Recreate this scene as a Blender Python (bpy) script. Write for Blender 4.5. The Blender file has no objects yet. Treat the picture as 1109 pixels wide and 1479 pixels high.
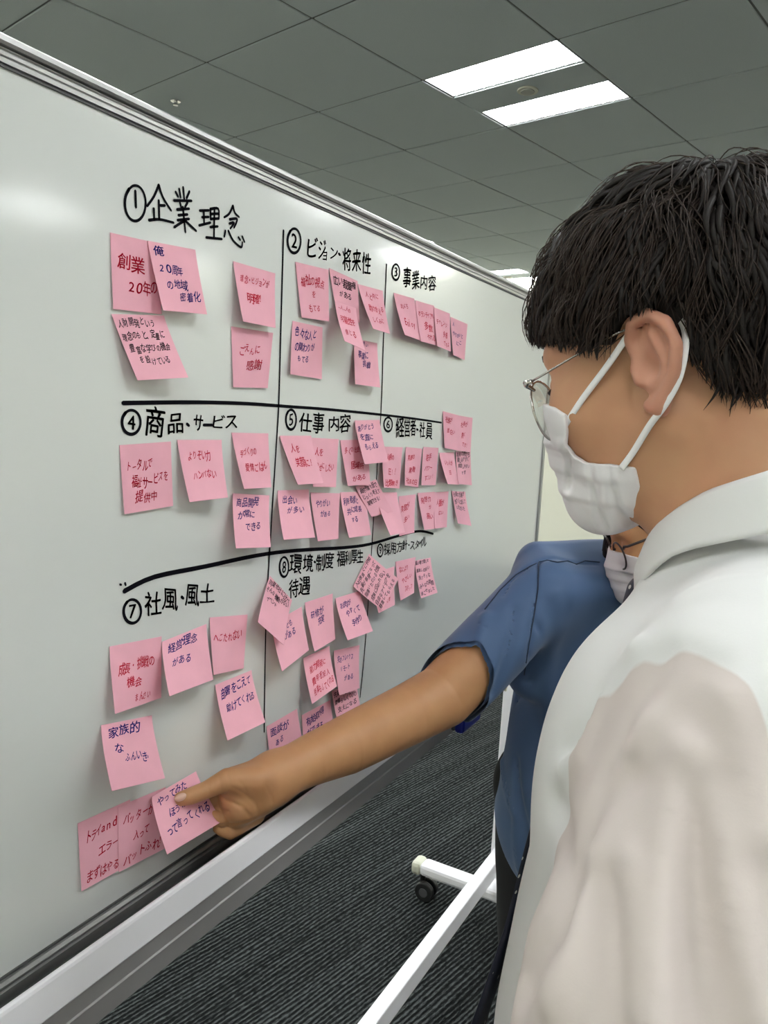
import bpy, bmesh, math, random
import numpy as np
from mathutils import Vector, Matrix
random.seed(7); rng = np.random.RandomState(7)
SC = bpy.context.scene
COL = SC.collection

# ------------------------------------------------------------------ camera
CX, CY, FPX = 554.5, 739.5, 1120.2
FWD = Vector((-0.47726682, 0.86869396, -0.13261667)).normalized()
RGT = Vector((0.87169771, 0.48710214, 0.0536154)); RGT = (RGT - FWD * RGT.dot(FWD)).normalized()
DWN = FWD.cross(RGT)
EYE = Vector((0.652, 0.0, 1.5))
cam_d = bpy.data.cameras.new('camera'); cam = bpy.data.objects.new('camera', cam_d); COL.objects.link(cam)
cam_d.sensor_fit = 'VERTICAL'; cam_d.sensor_height = 32.0; cam_d.lens = 32.0 * FPX / 1479.0
cam_d.clip_start = 0.02; cam_d.clip_end = 60
m = Matrix.Identity(4)
for i in range(3):
    m[i][0] = RGT[i]; m[i][1] = -DWN[i]; m[i][2] = -FWD[i]; m[i][3] = EYE[i]
cam.matrix_world = m
SC.camera = cam
# ------------------------------------------------------------------ world, exposure
w = bpy.data.worlds.new('world'); SC.world = w; w.use_nodes = True
w.node_tree.nodes['Background'].inputs[0].default_value = (0.80, 0.9, 1.0, 1); w.node_tree.nodes['Background'].inputs[1].default_value = 0.3
SC.view_settings.view_transform = 'Standard'; SC.view_settings.look = 'None'; SC.view_settings.gamma = 1.0
SC.view_settings.use_curve_mapping = False
SC.view_settings.exposure = 0.58
LAMP = 24.0        # emission strength of the ceiling tubes
SC.cycles.max_bounces = 8; SC.cycles.diffuse_bounces = 4; SC.cycles.use_denoising = True; SC.cycles.caustics_reflective = False; SC.cycles.caustics_refractive = False
SC.cycles.sample_clamp_indirect = 8

# ------------------------------------------------------------------ helpers
def ray(u, v): return FWD + RGT * ((u - CX) / FPX) + DWN * ((v - CY) / FPX)
def atx(u, v, x):
    d = ray(u, v); return EYE + d * ((x - EYE.x) / d.x)
def pt(u, v, depth): return EYE + ray(u, v) * depth
def setp(o, label=None, cat=None, group=None, kind=None):
    if label: o['label'] = label
    if cat: o['category'] = cat
    if group: o['group'] = group
    if kind: o['kind'] = kind
    return o
def empty(name, loc=(0, 0, 0), rz=0, label=None, cat=None, group=None):
    o = bpy.data.objects.new(name, None); COL.objects.link(o); o.location = loc; o.rotation_euler = (0, 0, rz)
    o.empty_display_size = .05
    return setp(o, label, cat, group)
def mat(name, col, rough=.6, metal=0, spec=.5, coat=0, emit=None, sss=0, bump=None, noise=None, trans=0, sheen=0):
    m = bpy.data.materials.new(name); m.use_nodes = True; nt = m.node_tree; b = nt.nodes['Principled BSDF']
    b.inputs['Base Color'].default_value = (*col, 1); b.inputs['Roughness'].default_value = rough
    b.inputs['Metallic'].default_value = metal; b.inputs['Specular IOR Level'].default_value = spec
    b.inputs['Coat Weight'].default_value = coat; b.inputs['Coat Roughness'].default_value = .11; b.inputs['Coat IOR'].default_value = 1.62
    if sheen: b.inputs['Sheen Weight'].default_value = sheen
    if trans: b.inputs['Transmission Weight'].default_value = trans
    if emit: b.inputs['Emission Color'].default_value = (*emit[:3], 1); b.inputs['Emission Strength'].default_value = emit[3]
    if sss: b.inputs['Subsurface Weight'].default_value = sss; b.inputs['Subsurface Radius'].default_value = (.012, .005, .003); b.inputs['Subsurface Scale'].default_value = 1
    tc = nt.nodes.new('ShaderNodeTexCoord')
    if noise:   # (scale, amount) value variation
        n = nt.nodes.new('ShaderNodeTexNoise'); n.inputs['Scale'].default_value = noise[0]; n.inputs['Detail'].default_value = 4
        nt.links.new(tc.outputs['Object'], n.inputs['Vector'])
        r = nt.nodes.new('ShaderNodeValToRGB'); a = noise[1]
        r.color_ramp.elements[0].position = .3; r.color_ramp.elements[1].position = .7
        r.color_ramp.elements[0].color = (*[c * (1 - a) for c in col], 1); r.color_ramp.elements[1].color = (*[min(1, c * (1 + a)) for c in col], 1)
        nt.links.new(n.outputs['Fac'], r.inputs[0]); nt.links.new(r.outputs[0], b.inputs['Base Color'])
    if bump:    # (scale, strength, distance)
        n = nt.nodes.new('ShaderNodeTexNoise'); n.inputs['Scale'].default_value = bump[0]; n.inputs['Detail'].default_value = 3
        nt.links.new(tc.outputs['Object'], n.inputs['Vector'])
        bp = nt.nodes.new('ShaderNodeBump'); bp.inputs['Strength'].default_value = bump[1]; bp.inputs['Distance'].default_value = bump[2]
        nt.links.new(n.outputs['Fac'], bp.inputs['Height']); nt.links.new(bp.outputs[0], b.inputs['Normal'])
    return m
def mesh(name, V, F, m, parent=None, smooth=False, mats=None, midx=None):
    me = bpy.data.meshes.new(name); me.from_pydata([tuple(v) for v in V], [], [tuple(f) for f in F]); me.update()
    for mm in (mats or [m]): me.materials.append(mm)
    if midx is not None: me.polygons.foreach_set('material_index', midx)
    if smooth: me.polygons.foreach_set('use_smooth', [True] * len(me.polygons))
    o = bpy.data.objects.new(name, me); COL.objects.link(o)
    if parent is not None: o.parent = parent
    return o
class MB:
    def __init__(s): s.V = []; s.F = []
    def box(s, c, d, M=None, bev=0):
        bm = bmesh.new(); bmesh.ops.create_cube(bm, size=1)
        bmesh.ops.scale(bm, vec=d, verts=bm.verts)
        if bev: bmesh.ops.bevel(bm, geom=bm.edges[:], offset=bev, segments=2, affect='EDGES', profile=.5)
        s.add(bm, c, M); return s
    def cyl(s, c, r, h, axis='Z', seg=24, r2=None, bev=0):
        bm = bmesh.new(); bmesh.ops.create_cone(bm, cap_ends=True, segments=seg, radius1=r, radius2=r if r2 is None else r2, depth=h)
        if bev: bmesh.ops.bevel(bm, geom=[e for e in bm.edges if len(e.link_faces) == 2 and any(len(f.verts) > 4 for f in e.link_faces)], offset=bev, segments=2, affect='EDGES', profile=.5)
        M = {'Z': Matrix.Identity(3), 'X': Matrix.Rotation(math.pi / 2, 3, 'Y'), 'Y': Matrix.Rotation(math.pi / 2, 3, 'X')}[axis] if isinstance(axis, str) else axis
        s.add(bm, c, M); return s
    def add(s, bm, c, M=None):
        n = len(s.V); M = M or Matrix.Identity(3); c = Vector(c); bm.verts.index_update()
        s.V += [M @ v.co + c for v in bm.verts]; s.F += [[n + v.index for v in f.verts] for f in bm.faces]; bm.free()
    def prism(s, prof, a, b, f):      # profile points (p,q) extruded from a to b; f(p,q,t) -> xyz
        n = len(s.V); k = len(prof)
        s.V += [f(p, q, a) for p, q in prof] + [f(p, q, b) for p, q in prof]
        for i in range(k): s.F.append([n + i, n + (i + 1) % k, n + k + (i + 1) % k, n + k + i])
        s.F.append([n + i for i in range(k)][::-1]); s.F.append([n + k + i for i in range(k)]); return s
    def tube(s, P, R, seg=8, cap=True, flat=None):
        P = [Vector(p) for p in P]; n0 = len(s.V); k = len(P)
        R = R if hasattr(R, '__len__') else [R] * k
        up = None
        for i, p in enumerate(P):
            t = (P[min(i + 1, k - 1)] - P[max(i - 1, 0)]).normalized()
            if up is None: up = t.orthogonal().normalized()
            up = (up - t * up.dot(t)).normalized(); sd = t.cross(up)
            for j in range(seg):
                a = 2 * math.pi * j / seg; s.V.append(p + (up * math.cos(a) + sd * math.sin(a)) * R[i])
        for i in range(k - 1):
            for j in range(seg):
                s.F.append([n0 + i * seg + j, n0 + i * seg + (j + 1) % seg, n0 + (i + 1) * seg + (j + 1) % seg, n0 + (i + 1) * seg + j])
        if cap: s.F.append([n0 + j for j in range(seg)][::-1]); s.F.append([n0 + (k - 1) * seg + j for j in range(seg)])
        return s
    def build(s, name, m, parent=None, smooth=False):
        o = mesh(name, s.V, s.F, m, parent, smooth)
        bm = bmesh.new(); bm.from_mesh(o.data); bmesh.ops.recalc_face_normals(bm, faces=bm.faces); bm.to_mesh(o.data); bm.free()
        return o

# ------------------------------------------------------------------ materials
M_board = mat('board_enamel', (0.72, 0.74, 0.715), rough=.30, spec=.5, coat=1, bump=(3, .05, .01))
M_alu = mat('aluminium', (0.50, 0.50, 0.49), rough=.38, metal=.85)
M_alub = mat('brushed_dark_aluminium', (0.26, 0.26, 0.25), rough=.5, metal=.7)
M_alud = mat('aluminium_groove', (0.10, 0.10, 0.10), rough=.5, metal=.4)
M_white = mat('white_enamel', (0.90, 0.89, 0.93), rough=.35)
M_trayg = mat('tray_grey', (0.36, 0.35, 0.35), rough=.4, metal=.3)
M_ivory = mat('ivory_plastic', (0.66, 0.66, 0.55), rough=.45)
M_black = mat('black_rubber', (0.012, 0.012, 0.013), rough=.5)
M_tile = mat('ceiling_tile', (0.60, 0.655, 0.675), rough=.9, noise=(260, .035))
M_grid = mat('ceiling_grid', (0.16, 0.165, 0.165), rough=.7)
M_wall = mat('cream_wall', (0.88, 0.87, 0.73), rough=.8, bump=(180, .12, .002))
M_base = mat('vinyl_baseboard', (0.10, 0.10, 0.10), rough=.6)
M_lamp = mat('lamp_tube', (1, 1, 1), emit=(0.965, 0.995, 1.0, LAMP))
M_lampb = mat('lamp_body', (0.8, 0.8, 0.78), rough=.3)
M_note = mat('pink_paper', (0.86, 0.44, 0.525), rough=.8, spec=.1, noise=(30, .03))
M_red = mat('red_ink', (0.50, 0.008, 0.03), rough=.8, spec=.05); M_navy = mat('navy_ink', (0.010, 0.008, 0.13), rough=.8, spec=.05)
M_ink = mat('black_ink', (0.005, 0.005, 0.008), rough=.8, spec=.05); M_pencil = mat('pencil', (0.38, 0.22, 0.25), rough=.7)
M_blue = mat('blue_plastic', (0.01, 0.02, 0.30), rough=.35)

def carpet():
    m = bpy.data.materials.new('loop_carpet'); m.use_nodes = True; nt = m.node_tree; b = nt.nodes['Principled BSDF']; b.inputs['Roughness'].default_value = .95; b.inputs['Specular IOR Level'].default_value = .1
    tc = nt.nodes.new('ShaderNodeTexCoord')
    def nz(sc, det, vec):
        mp = nt.nodes.new('ShaderNodeMapping'); mp.inputs['Scale'].default_value = vec; nt.links.new(tc.outputs['Object'], mp.inputs[0])
        n = nt.nodes.new('ShaderNodeTexNoise'); n.inputs['Scale'].default_value = sc; n.inputs['Detail'].default_value = det; n.inputs['Roughness'].default_value = .7; nt.links.new(mp.outputs[0], n.inputs['Vector']); return n.outputs['Fac']
    def mth(op, a, c):
        n = nt.nodes.new('ShaderNodeMath'); n.operation = op
        for k, x in enumerate((a, c)):
            if hasattr(x, 'links'): nt.links.new(x, n.inputs[k])
            else: n.inputs[k].default_value = x
        return n.outputs[0]
    sep = nt.nodes.new('ShaderNodeSeparateXYZ'); nt.links.new(tc.outputs['Object'], sep.inputs[0])
    wob = nz(1.0, 2, (2.2, 7, 1)); broad = nz(1.0, 2, (1.2, 22.0, 1))
    ph = mth('ADD', mth('MULTIPLY', sep.outputs['Y'], 2 * math.pi / .0128), mth('MULTIPLY', wob, 13.0))
    line = mth('SINE', ph, 0); line = mth('ADD', mth('MULTIPLY', line, .5), .5)
    fleck = nz(1.0, 2, (55, 260, 1)); fine = nz(1.0, 1, (420, 620, 1))
    s = mth('ADD', mth('MULTIPLY', line, .26), mth('ADD', mth('MULTIPLY', fleck, .74), mth('ADD', mth('MULTIPLY', fine, .30), mth('MULTIPLY', broad, .30))))
    r = nt.nodes.new('ShaderNodeValToRGB'); e = r.color_ramp.elements
    e[0].position = .60; e[0].color = (.0025, .003, .003, 1); e[1].position = 1.06; e[1].color = (.092, .10, .10, 1)
    x = e.new(.80); x.color = (.009, .010, .0105, 1)
    nt.links.new(s, r.inputs[0]); nt.links.new(r.outputs[0], b.inputs['Base Color'])
    bp = nt.nodes.new('ShaderNodeBump'); bp.inputs['Strength'].default_value = .8; bp.inputs['Distance'].default_value = .004
    nt.links.new(s, bp.inputs['Height']); nt.links.new(bp.outputs[0], b.inputs['Normal']); return m
M_carpet = carpet()

# ------------------------------------------------------------------ room, on the ceiling's own grid
T = 0.64; HC = 1.5 + 2.15647 * T
# directions of the ceiling grid in the board frame (board runs along +Y)
GA = 0.7193325 - math.radians(28.7859)           # grid turned 12.4 degrees from the board
E1 = Vector((math.sin(GA), math.cos(GA), 0)); E2 = Vector((math.cos(GA), -math.sin(GA), 0))
O0 = EYE + E1 * (3.1836 * T) - E2 * (4.5293 * T); O0.z = 0
I0, I1, J0, J1 = -6, 8, -7, 13
def G(i, j, z=0): p = O0 + E1 * (i * T) + E2 * (j * T); p.z = z; return p
room_rz = math.atan2(E1.y, E1.x)
def gbox(mb, i0, i1, j0, j1, z0, z1):
    n = len(mb.V)
    for z in (z0, z1): mb.V += [G(i0, j0, z), G(i1, j0, z), G(i1, j1, z), G(i0, j1, z)]
    mb.F += [[n + a for a in f] for f in ((0, 1, 2, 3), (4, 5, 6, 7), (0, 1, 5, 4), (1, 2, 6, 5), (2, 3, 7, 6), (3, 0, 4, 7))]; return mb
fl = mesh('floor', [(0, 0, 0), ((I1 - I0) * T, 0, 0), ((I1 - I0) * T, -(J1 - J0) * T, 0), (0, -(J1 - J0) * T, 0), (0, 0, -.1), ((I1 - I0) * T, 0, -.1), ((I1 - I0) * T, -(J1 - J0) * T, -.1), (0, -(J1 - J0) * T, -.1)],
          [(3, 2, 1, 0), (4, 5, 6, 7), (0, 1, 5, 4), (1, 2, 6, 5), (2, 3, 7, 6), (3, 0, 4, 7)], M_carpet)
fl.location = G(I0, J0, 0); fl.rotation_euler = (0, 0, room_rz); setp(fl, kind='structure')
wt = .2
for nm, a in (('wall_far', (I1, I1 + wt, J0 - wt, J1 + wt)), ('wall_near', (I0 - wt, I0, J0 - wt, J1 + wt)), ('wall_left', (I0, I1, J0 - wt, J0)), ('wall_right', (I0, I1, J1, J1 + wt))):
    setp(gbox(MB(), *a, -.1, HC + .25).build(nm, M_wall), kind='structure')
for nm, a in (('baseboard_far', (I1 - .02, I1, J0, J1)), ('baseboard_left', (I0, I1, J0, J0 + .02)), ('baseboard_right', (I0, I1, J1 - .02, J1))):
    setp(gbox(MB(), *a, 0, .075).build(nm, M_base), kind='structure')
setp(gbox(MB(), I0, I1, J0, J1, HC + .10, HC + .2).build('ceiling', M_grid), kind='structure')
ceil_o = bpy.data.objects['ceiling']
fix = [(a, b) for a in (-5, -2, 1, 4, 7) for b in (-7, -3, 1, 5, 9)]
g = .005; tm = None
for i in range(I0, I1):
    for j in range(J0, J1):
        if (i, j) in fix: continue
        if tm is None:
            mb = MB(); h = T / 2 - g; mb.box((0, 0, .02), (2 * h, 2 * h, .04), bev=.003); o = mb.build('ceiling_tile', M_tile, ceil_o); tm = o.data
        else:
            o = bpy.data.objects.new('ceiling_tile', tm); COL.objects.link(o); o.parent = ceil_o
        o.location = G(i + .5, j + .5, HC + random.uniform(0, .0015)); o.rotation_euler = (0, 0, room_rz)
mb = MB()
for i in range(I0, I1 + 1):
    gbox(mb, i - .012, i + .012, J0, J1, HC + .006, HC + .05)
for j in range(J0, J1 + 1):
    gbox(mb, I0, I1, j - .012, j + .012, HC + .006, HC + .05)
mb.build('ceiling_grid', M_grid, ceil_o)
lname = {(1, 1): 'bright twin-tube ceiling light with round speaker plate nearest above the man in white', (7, -3): 'far twin-tube ceiling light just left of the black hair and above the board rail',
         (4, -3): 'ceiling light peeking as a small bright sliver over the whiteboard top rail'}
proto = None
def make_light():
    r = empty('ceiling_light')
    a = MB()
    h = T / 2 - g
    a.box((0, 0, .015), (2 * T / 6 - .01, 2 * h, .03)); a.build('centre_panel', M_tile, r)
    for s in (-1, 1):
        x = s * T / 3; hw = T / 6 - .006
        q = MB()
        q.box((x, 0, .095), (2 * hw, 2 * h, .006)); q.box((x - hw, 0, .05), (.004, 2 * h, .09)); q.box((x + hw, 0, .05), (.004, 2 * h, .09))
        q.box((x, h - .002, .05), (2 * hw, .004, .09)); q.box((x, -h + .002, .05), (2 * hw, .004, .09))
        hs = q.build('housing', M_lampb, r)
        q = MB()
        for k in range(13): q.box((x, -h + (k + .5) * 2 * h / 13, .005), (2 * hw - .004, .0015, .009))
        lv = q.build('louvre', M_lampb, r)
        q = MB(); q.box((x, 0, .013), (2 * hw - .006, 2 * h - .008, .004)); q.build('lamp_tube', M_lamp, r)
    q = MB(); q.cyl((0, 0, -.003), .045, .008, seg=32, bev=.002); sp = q.build('speaker_plate', M_ivory, r)
    q = MB(); q.cyl((0, 0, -.008), .030, .004, seg=24); q.build('grille', mat('grille_grey', (.42, .42, .38), rough=.7), sp)
    return r
def copy_tree(o, parent=None):
    c = o.copy(); COL.objects.link(c); c.parent = parent
    for ch in o.children: copy_tree(ch, c)
    return c
for (a, b) in fix:
    o = make_light() if proto is None else copy_tree(proto)
    proto = proto or o
    o.location = G(a + .5, b + .5, HC); o.rotation_euler = (0, 0, room_rz)
    if (a, b) in lname: setp(o, lname[(a, b)], 'light'); o.pop('group', None)
    else: setp(o, 'twin-tube ceiling light elsewhere in the office, out of view', 'light', 'office ceiling lights out of view')
# sprinkler head
sp = empty('sprinkler_head', G(.25, -.73, HC), 0, 'small chrome sprinkler head on the dark ceiling above the whiteboard rail', 'sprinkler')
M_chrome = mat('chrome', (.7, .7, .7), rough=.15, metal=1)
MB().cyl((0, 0, -.002), .024, .005, bev=.002).build('flange', M_chrome, sp)
MB().cyl((0, 0, -.010), .009, .014, seg=16).build('nozzle', M_chrome, sp)
MB().cyl((0, 0, -.019), .012, .003, seg=16).build('deflector', M_chrome, sp)

# ------------------------------------------------------------------ whiteboard on its stand (surface in the plane x = 0)
Y0, Y1, ZB, ZT = .262, 2.066, .908, 1.799
wb = empty('whiteboard', (-.03, 1.16, 0), 0, 'white mobile whiteboard covered in black headings and pink notes on a castored stand', 'whiteboard')
def W_(o):    # built in world coordinates, kept under the board's empty
    o.matrix_parent_inverse = wb.matrix_world.inverted(); return o
bpy.context.view_layer.update()
def wpart(mb, name, m, smooth=False, parent=None):
    for k, v in enumerate(mb.V): mb.V[k] = Vector(v) - Vector((-.03, 1.16, 0))
    return mb.build(name, m, parent or wb, smooth)
panel = wpart(MB().box((-.011, (Y0 + Y1) / 2, (ZB + ZT) / 2), (.022, Y1 - Y0 - .01, ZT - ZB - .01)), 'panel', M_board)
fy = lambda p, q, t: Vector((p, t, q))
# top rail: outer rounded lip, dark groove, fine ribs
wpart(MB().prism([(.0, ZT - .022), (.004, ZT - .0215), (.0042, ZT - .0175), (.0032, ZT - .0165), (.0044, ZT - .0155), (.0045, ZT - .0125), (.0034, ZT - .0115), (.0046, ZT - .0105), (.0046, ZT - .0095), (-.001, ZT - .0095), (-.028, ZT - .0095), (-.028, ZT - .022)], Y0, Y1, fy), 'inner_rail', M_alu)
wpart(MB().prism([(-.001, ZT - .0096), (.0025, ZT - .0096), (.0025, ZT - .007), (-.001, ZT - .007)], Y0, Y1, fy), 'groove', M_alud)
top = wpart(MB().prism([(.0, ZT - .0085), (.008, ZT - .0085), (.0095, ZT - .006), (.009, ZT - .0015), (.006, ZT + .001), (.0, ZT + .002), (-.028, ZT + .002), (-.034, ZT - .002), (-.034, ZT - .0085)], Y0 - .012, Y1 + .012, fy), 'top_rail', M_alu)
wpart(MB().prism([(.0, ZT - .0245), (.002, ZT - .0245), (.002, ZT - .022), (.0, ZT - .022)], Y0, Y1, fy), 'rail_seal', M_alud)
# bottom rail
wpart(MB().prism([(.0, ZB + .0085), (.002, ZB + .0085), (.002, ZB + .006), (.0, ZB + .006)], Y0, Y1, fy), 'bottom_seal', M_alud)
wpart(MB().prism([(-.03, ZB + .006), (.005, ZB + .006), (.008, ZB + .003), (.008, ZB + .0005), (.0065, ZB - .0005), (.0095, ZB - .002), (.0095, ZB - .008), (.004, ZB - .009), (.004, ZB - .030), (-.03, ZB - .030)], Y0, Y1, fy), 'bottom_rail', M_alub)
for nm, y, s in (('side_rail', Y1, 1), ('side_rail', Y0, -1)):
    wpart(MB().box((-.012, y + s * .004, (ZB + ZT) / 2 - .005), (.034, .014, ZT - ZB + .03), bev=.003), nm, M_alu)
# pen tray
TY1 = 1.70
wpart(MB().prism([(.0045, ZB - .018), (.0615, ZB - .018), (.0615, ZB - .028), (.0045, ZB - .028)], Y0 + .02, TY1, fy), 'tray_bed', M_alud)  # dark colour paints in the shade inside the tray
wpart(MB().prism([(.0600, ZB - .018), (.0600, ZB + .028), (.0608, ZB + .0315), (.0628, ZB + .0340), (.0655, ZB + .0348), (.0680, ZB + .0335), (.0692, ZB + .0305), (.0725, ZB - .0020), (.0715, ZB - .004), (.0616, ZB - .004)], Y0 + .02, TY1, fy), 'tray_lip', M_white)
wpart(MB().prism([(.0616, ZB - .0042), (.0700, ZB - .0042), (.0690, ZB - .026), (.0705, ZB - .028), (.0690, ZB - .030), (.0670, ZB - .056), (.0050, ZB - .056), (.0050, ZB - .0282), (.0616, ZB - .0282)], Y0 + .02, TY1, fy), 'tray_skirt', M_trayg)
wpart(MB().box((.040, TY1 + .002, ZB - .012), (.070, .006, .092), bev=.002), 'tray_cap', M_ivory)
# stand
for y in (Y1 + .045, Y0 - .045):
    p = wpart(MB().box((-.045, y, .735), (.05, .034, 1.27), bev=.005), 'post', M_white)
    q = wpart(MB().box((-.045, y, 1.374), (.052, .036, .010), bev=.003), 'post_cap', M_ivory, parent=p)
    yf = y - .06 if y > 1 else y + .06
    ft = wpart(MB().box((-.02, yf, .10), (.50, .052, .036), bev=.010), 'foot', M_white)
    wpart(MB().box((-.045, (y + yf) / 2, .10), (.048, .09, .03), bev=.003), 'foot_bracket', M_white, parent=ft)
    for s in (-1, 1):
        x = -.02 + s * .262
        wpart(MB().box((x, yf, .099), (.034, .057, .042), bev=.012), 'end_cap', M_ivory, parent=ft)
        c = wpart(MB().cyl((x - s * .03, yf + .016, .030), .030, .018, 'Y', 28, bev=.003).cyl((x - s * .03, yf - .016, .030), .030, .018, 'Y', 28, bev=.003), 'caster', M_black)
        wpart(MB().cyl((x - s * .03, yf, .030), .014, .054, 'Y', 16), 'axle', mat('caster_grey', (.08, .08, .085), rough=.4), parent=c)
        wpart(MB().cyl((x - s * .015, yf, .07), .008, .03, 'Z', 12), 'stem', M_black, parent=c)
wpart(MB().box((-.040, (Y0 + Y1) / 2, .190), (.034, Y1 - Y0 + .08, .05), bev=.003), 'crossbar', M_white)
for y in (Y1 + .02, Y0 - .02): wpart(MB().cyl((-.030, y, 1.34), .014, .03, 'Y', 20), 'pivot', M_ivory)

# ------------------------------------------------------------------ writing
GL = {}
def glyph(ch, off=0.0):
    k = (ch, off)
    if k in GL: return GL[k]
    c = bpy.data.curves.new('g', 'FONT'); c.body = ch; c.resolution_u = 3; c.offset = off; c.size = 1
    o = bpy.data.objects.new('g', c); COL.objects.link(o); bpy.context.view_layer.update()
    me = bpy.data.meshes.new_from_object(o.evaluated_get(bpy.context.evaluated_depsgraph_get()))
    V = np.array([v.co[:2] for v in me.vertices]) if len(me.vertices) else np.zeros((0, 2)); F = [list(p.vertices) for p in me.polygons]
    bpy.data.objects.remove(o); bpy.data.curves.remove(c); bpy.data.meshes.remove(me)
    GL[k] = (V, F); return GL[k]
def glyph2(ch, t):
    """a bolder glyph: shifted copies of the plain one, each on its own hair-thin level"""
    V, F = glyph(ch, 0.0)
    if not len(V): return V, F
    Vs, Fs = [], []
    for k, (dx, dy) in enumerate(((0, 0), (t, t * .3), (-t * .3, t))):
        Vs.append(V + np.array([dx, dy])); Fs += [[a + k * len(V) for a in f] for f in F]
    return np.concatenate(Vs), Fs
def board_pt(u, v, lift=.0006):
    p = atx(u, v, 0.0); p.x = lift; return p
LB = Vector((-.03, 1.16, 0))
def stroke_mesh(polys, width, lift=.0006, sub=4):
    """polylines of pixels on the board turned into flat marker strokes with rounded ends; width in m"""
    V, F = [], []
    for P in polys:
        wd = width
        Q = [board_pt(*p[:2], lift) for p in P]
        if len(Q) > 2:   # Catmull-Rom
            R = []
            for i in range(len(Q) - 1):
                a, b, c, d = Q[max(i - 1, 0)], Q[i], Q[i + 1], Q[min(i + 2, len(Q) - 1)]
                for k in range(sub):
                    t = k / sub; R.append(.5 * ((2 * b) + (c - a) * t + (2 * a - 5 * b + 4 * c - d) * t * t + (3 * b - a - 3 * c + d) * t ** 3))
            R.append(Q[-1]); Q = R
        n = len(Q); L, Rr = [], []
        t0 = (Q[1] - Q[0]).normalized(); t1 = (Q[-1] - Q[-2]).normalized()
        Q = [Q[0] - t0 * wd * .4] + Q + [Q[-1] + t1 * wd * .4]; n += 2
        base = len(V)
        for i in range(n):
            t = (Q[min(i + 1, n - 1)] - Q[max(i - 1, 0)]).normalized(); s = Vector((0, -t.z, t.y))
            h = wd * .5 * (.45 if i in (0, n - 1) else 1) * (1 - .28 * (i / n))
            V.append(Q[i] + s * h); V.append(Q[i] - s * h)
        for i in range(n - 1): F.append([base + 2 * i, base + 2 * i + 1, base + 2 * i + 3, base + 2 * i + 2])
    return V, F
def bwrite(name, V, F, m=None, label=None):
    o = mesh(name, [Vector(v) - LB for v in V], F, m or M_ink, wb)
    if label: o['label'] = label
    return o
def crop(o, s): return lambda x, y: (o[0] + x / s, o[1] + y / s)
cA = crop((140, 240), 4.227); cB = crop((390, 320), 3.697); cC = crop((150, 570), 4.107); cD = crop((390, 570), 3.577); cE = crop((360, 760), 3.697); cF = crop((90, 880), 3.523)
def circ(x0, y0, x1, y1, n=14):
    cx, cy, rx, ry = (x0 + x1) / 2, (y0 + y1) / 2, (x1 - x0) / 2, (y1 - y0) / 2
    return [(cx + rx * math.cos(a), cy + ry * math.sin(a)) for a in [-2.2 - 2 * math.pi * k / (n - 1) * 1.02 for k in range(n)]]
H = {'kigyo': (cA, .0035, [circ(168, 118, 295, 335), [(232, 152), (236, 250)],
     [(375, 115), (345, 185), (305, 243)], [(375, 115), (400, 190), (450, 270)], [(375, 210), (378, 322)], [(385, 240), (412, 240)], [(345, 260), (347, 325)], [(315, 330), (380, 325), (465, 345)],
     [(500, 140), (508, 190)], [(524, 130), (530, 200)], [(478, 158), (492, 185)], [(562, 155), (545, 195)], [(468, 210), (575, 212)], [(505, 225), (512, 250)], [(550, 222), (535, 250)], [(487, 265), (560, 260)], [(495, 300), (550, 295)], [(490, 330), (560, 322)], [(522, 250), (530, 330), (538, 402)], [(528, 335), (470, 372)], [(538, 335), (603, 395)],
     [(625, 272), (680, 270)], [(640, 312), (680, 310)], [(650, 275), (652, 355)], [(622, 362), (690, 345)], [(690, 262), (692, 325)], [(690, 262), (738, 260), (742, 320)], [(692, 292), (740, 290)], [(692, 322), (742, 320)], [(715, 262), (712, 432)], [(690, 372), (735, 368)], [(665, 435), (760, 445)],
     [(828, 242), (805, 290), (775, 312)], [(828, 242), (840, 285), (865, 310)], [(808, 325), (848, 320), (852, 335), (835, 375)], [(808, 350), (835, 345), (812, 380)], [(782, 395), (775, 430)], [(800, 395), (830, 455), (878, 495), (885, 465)], [(862, 435), (872, 450)], [(885, 430), (898, 462)]])}
cf, wd, P = H['kigyo']
V, F = stroke_mesh([[cf(*p) for p in pl] for pl in P], wd)
bwrite('heading', V, F, label='black marker heading, circled one and four large characters')
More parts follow.
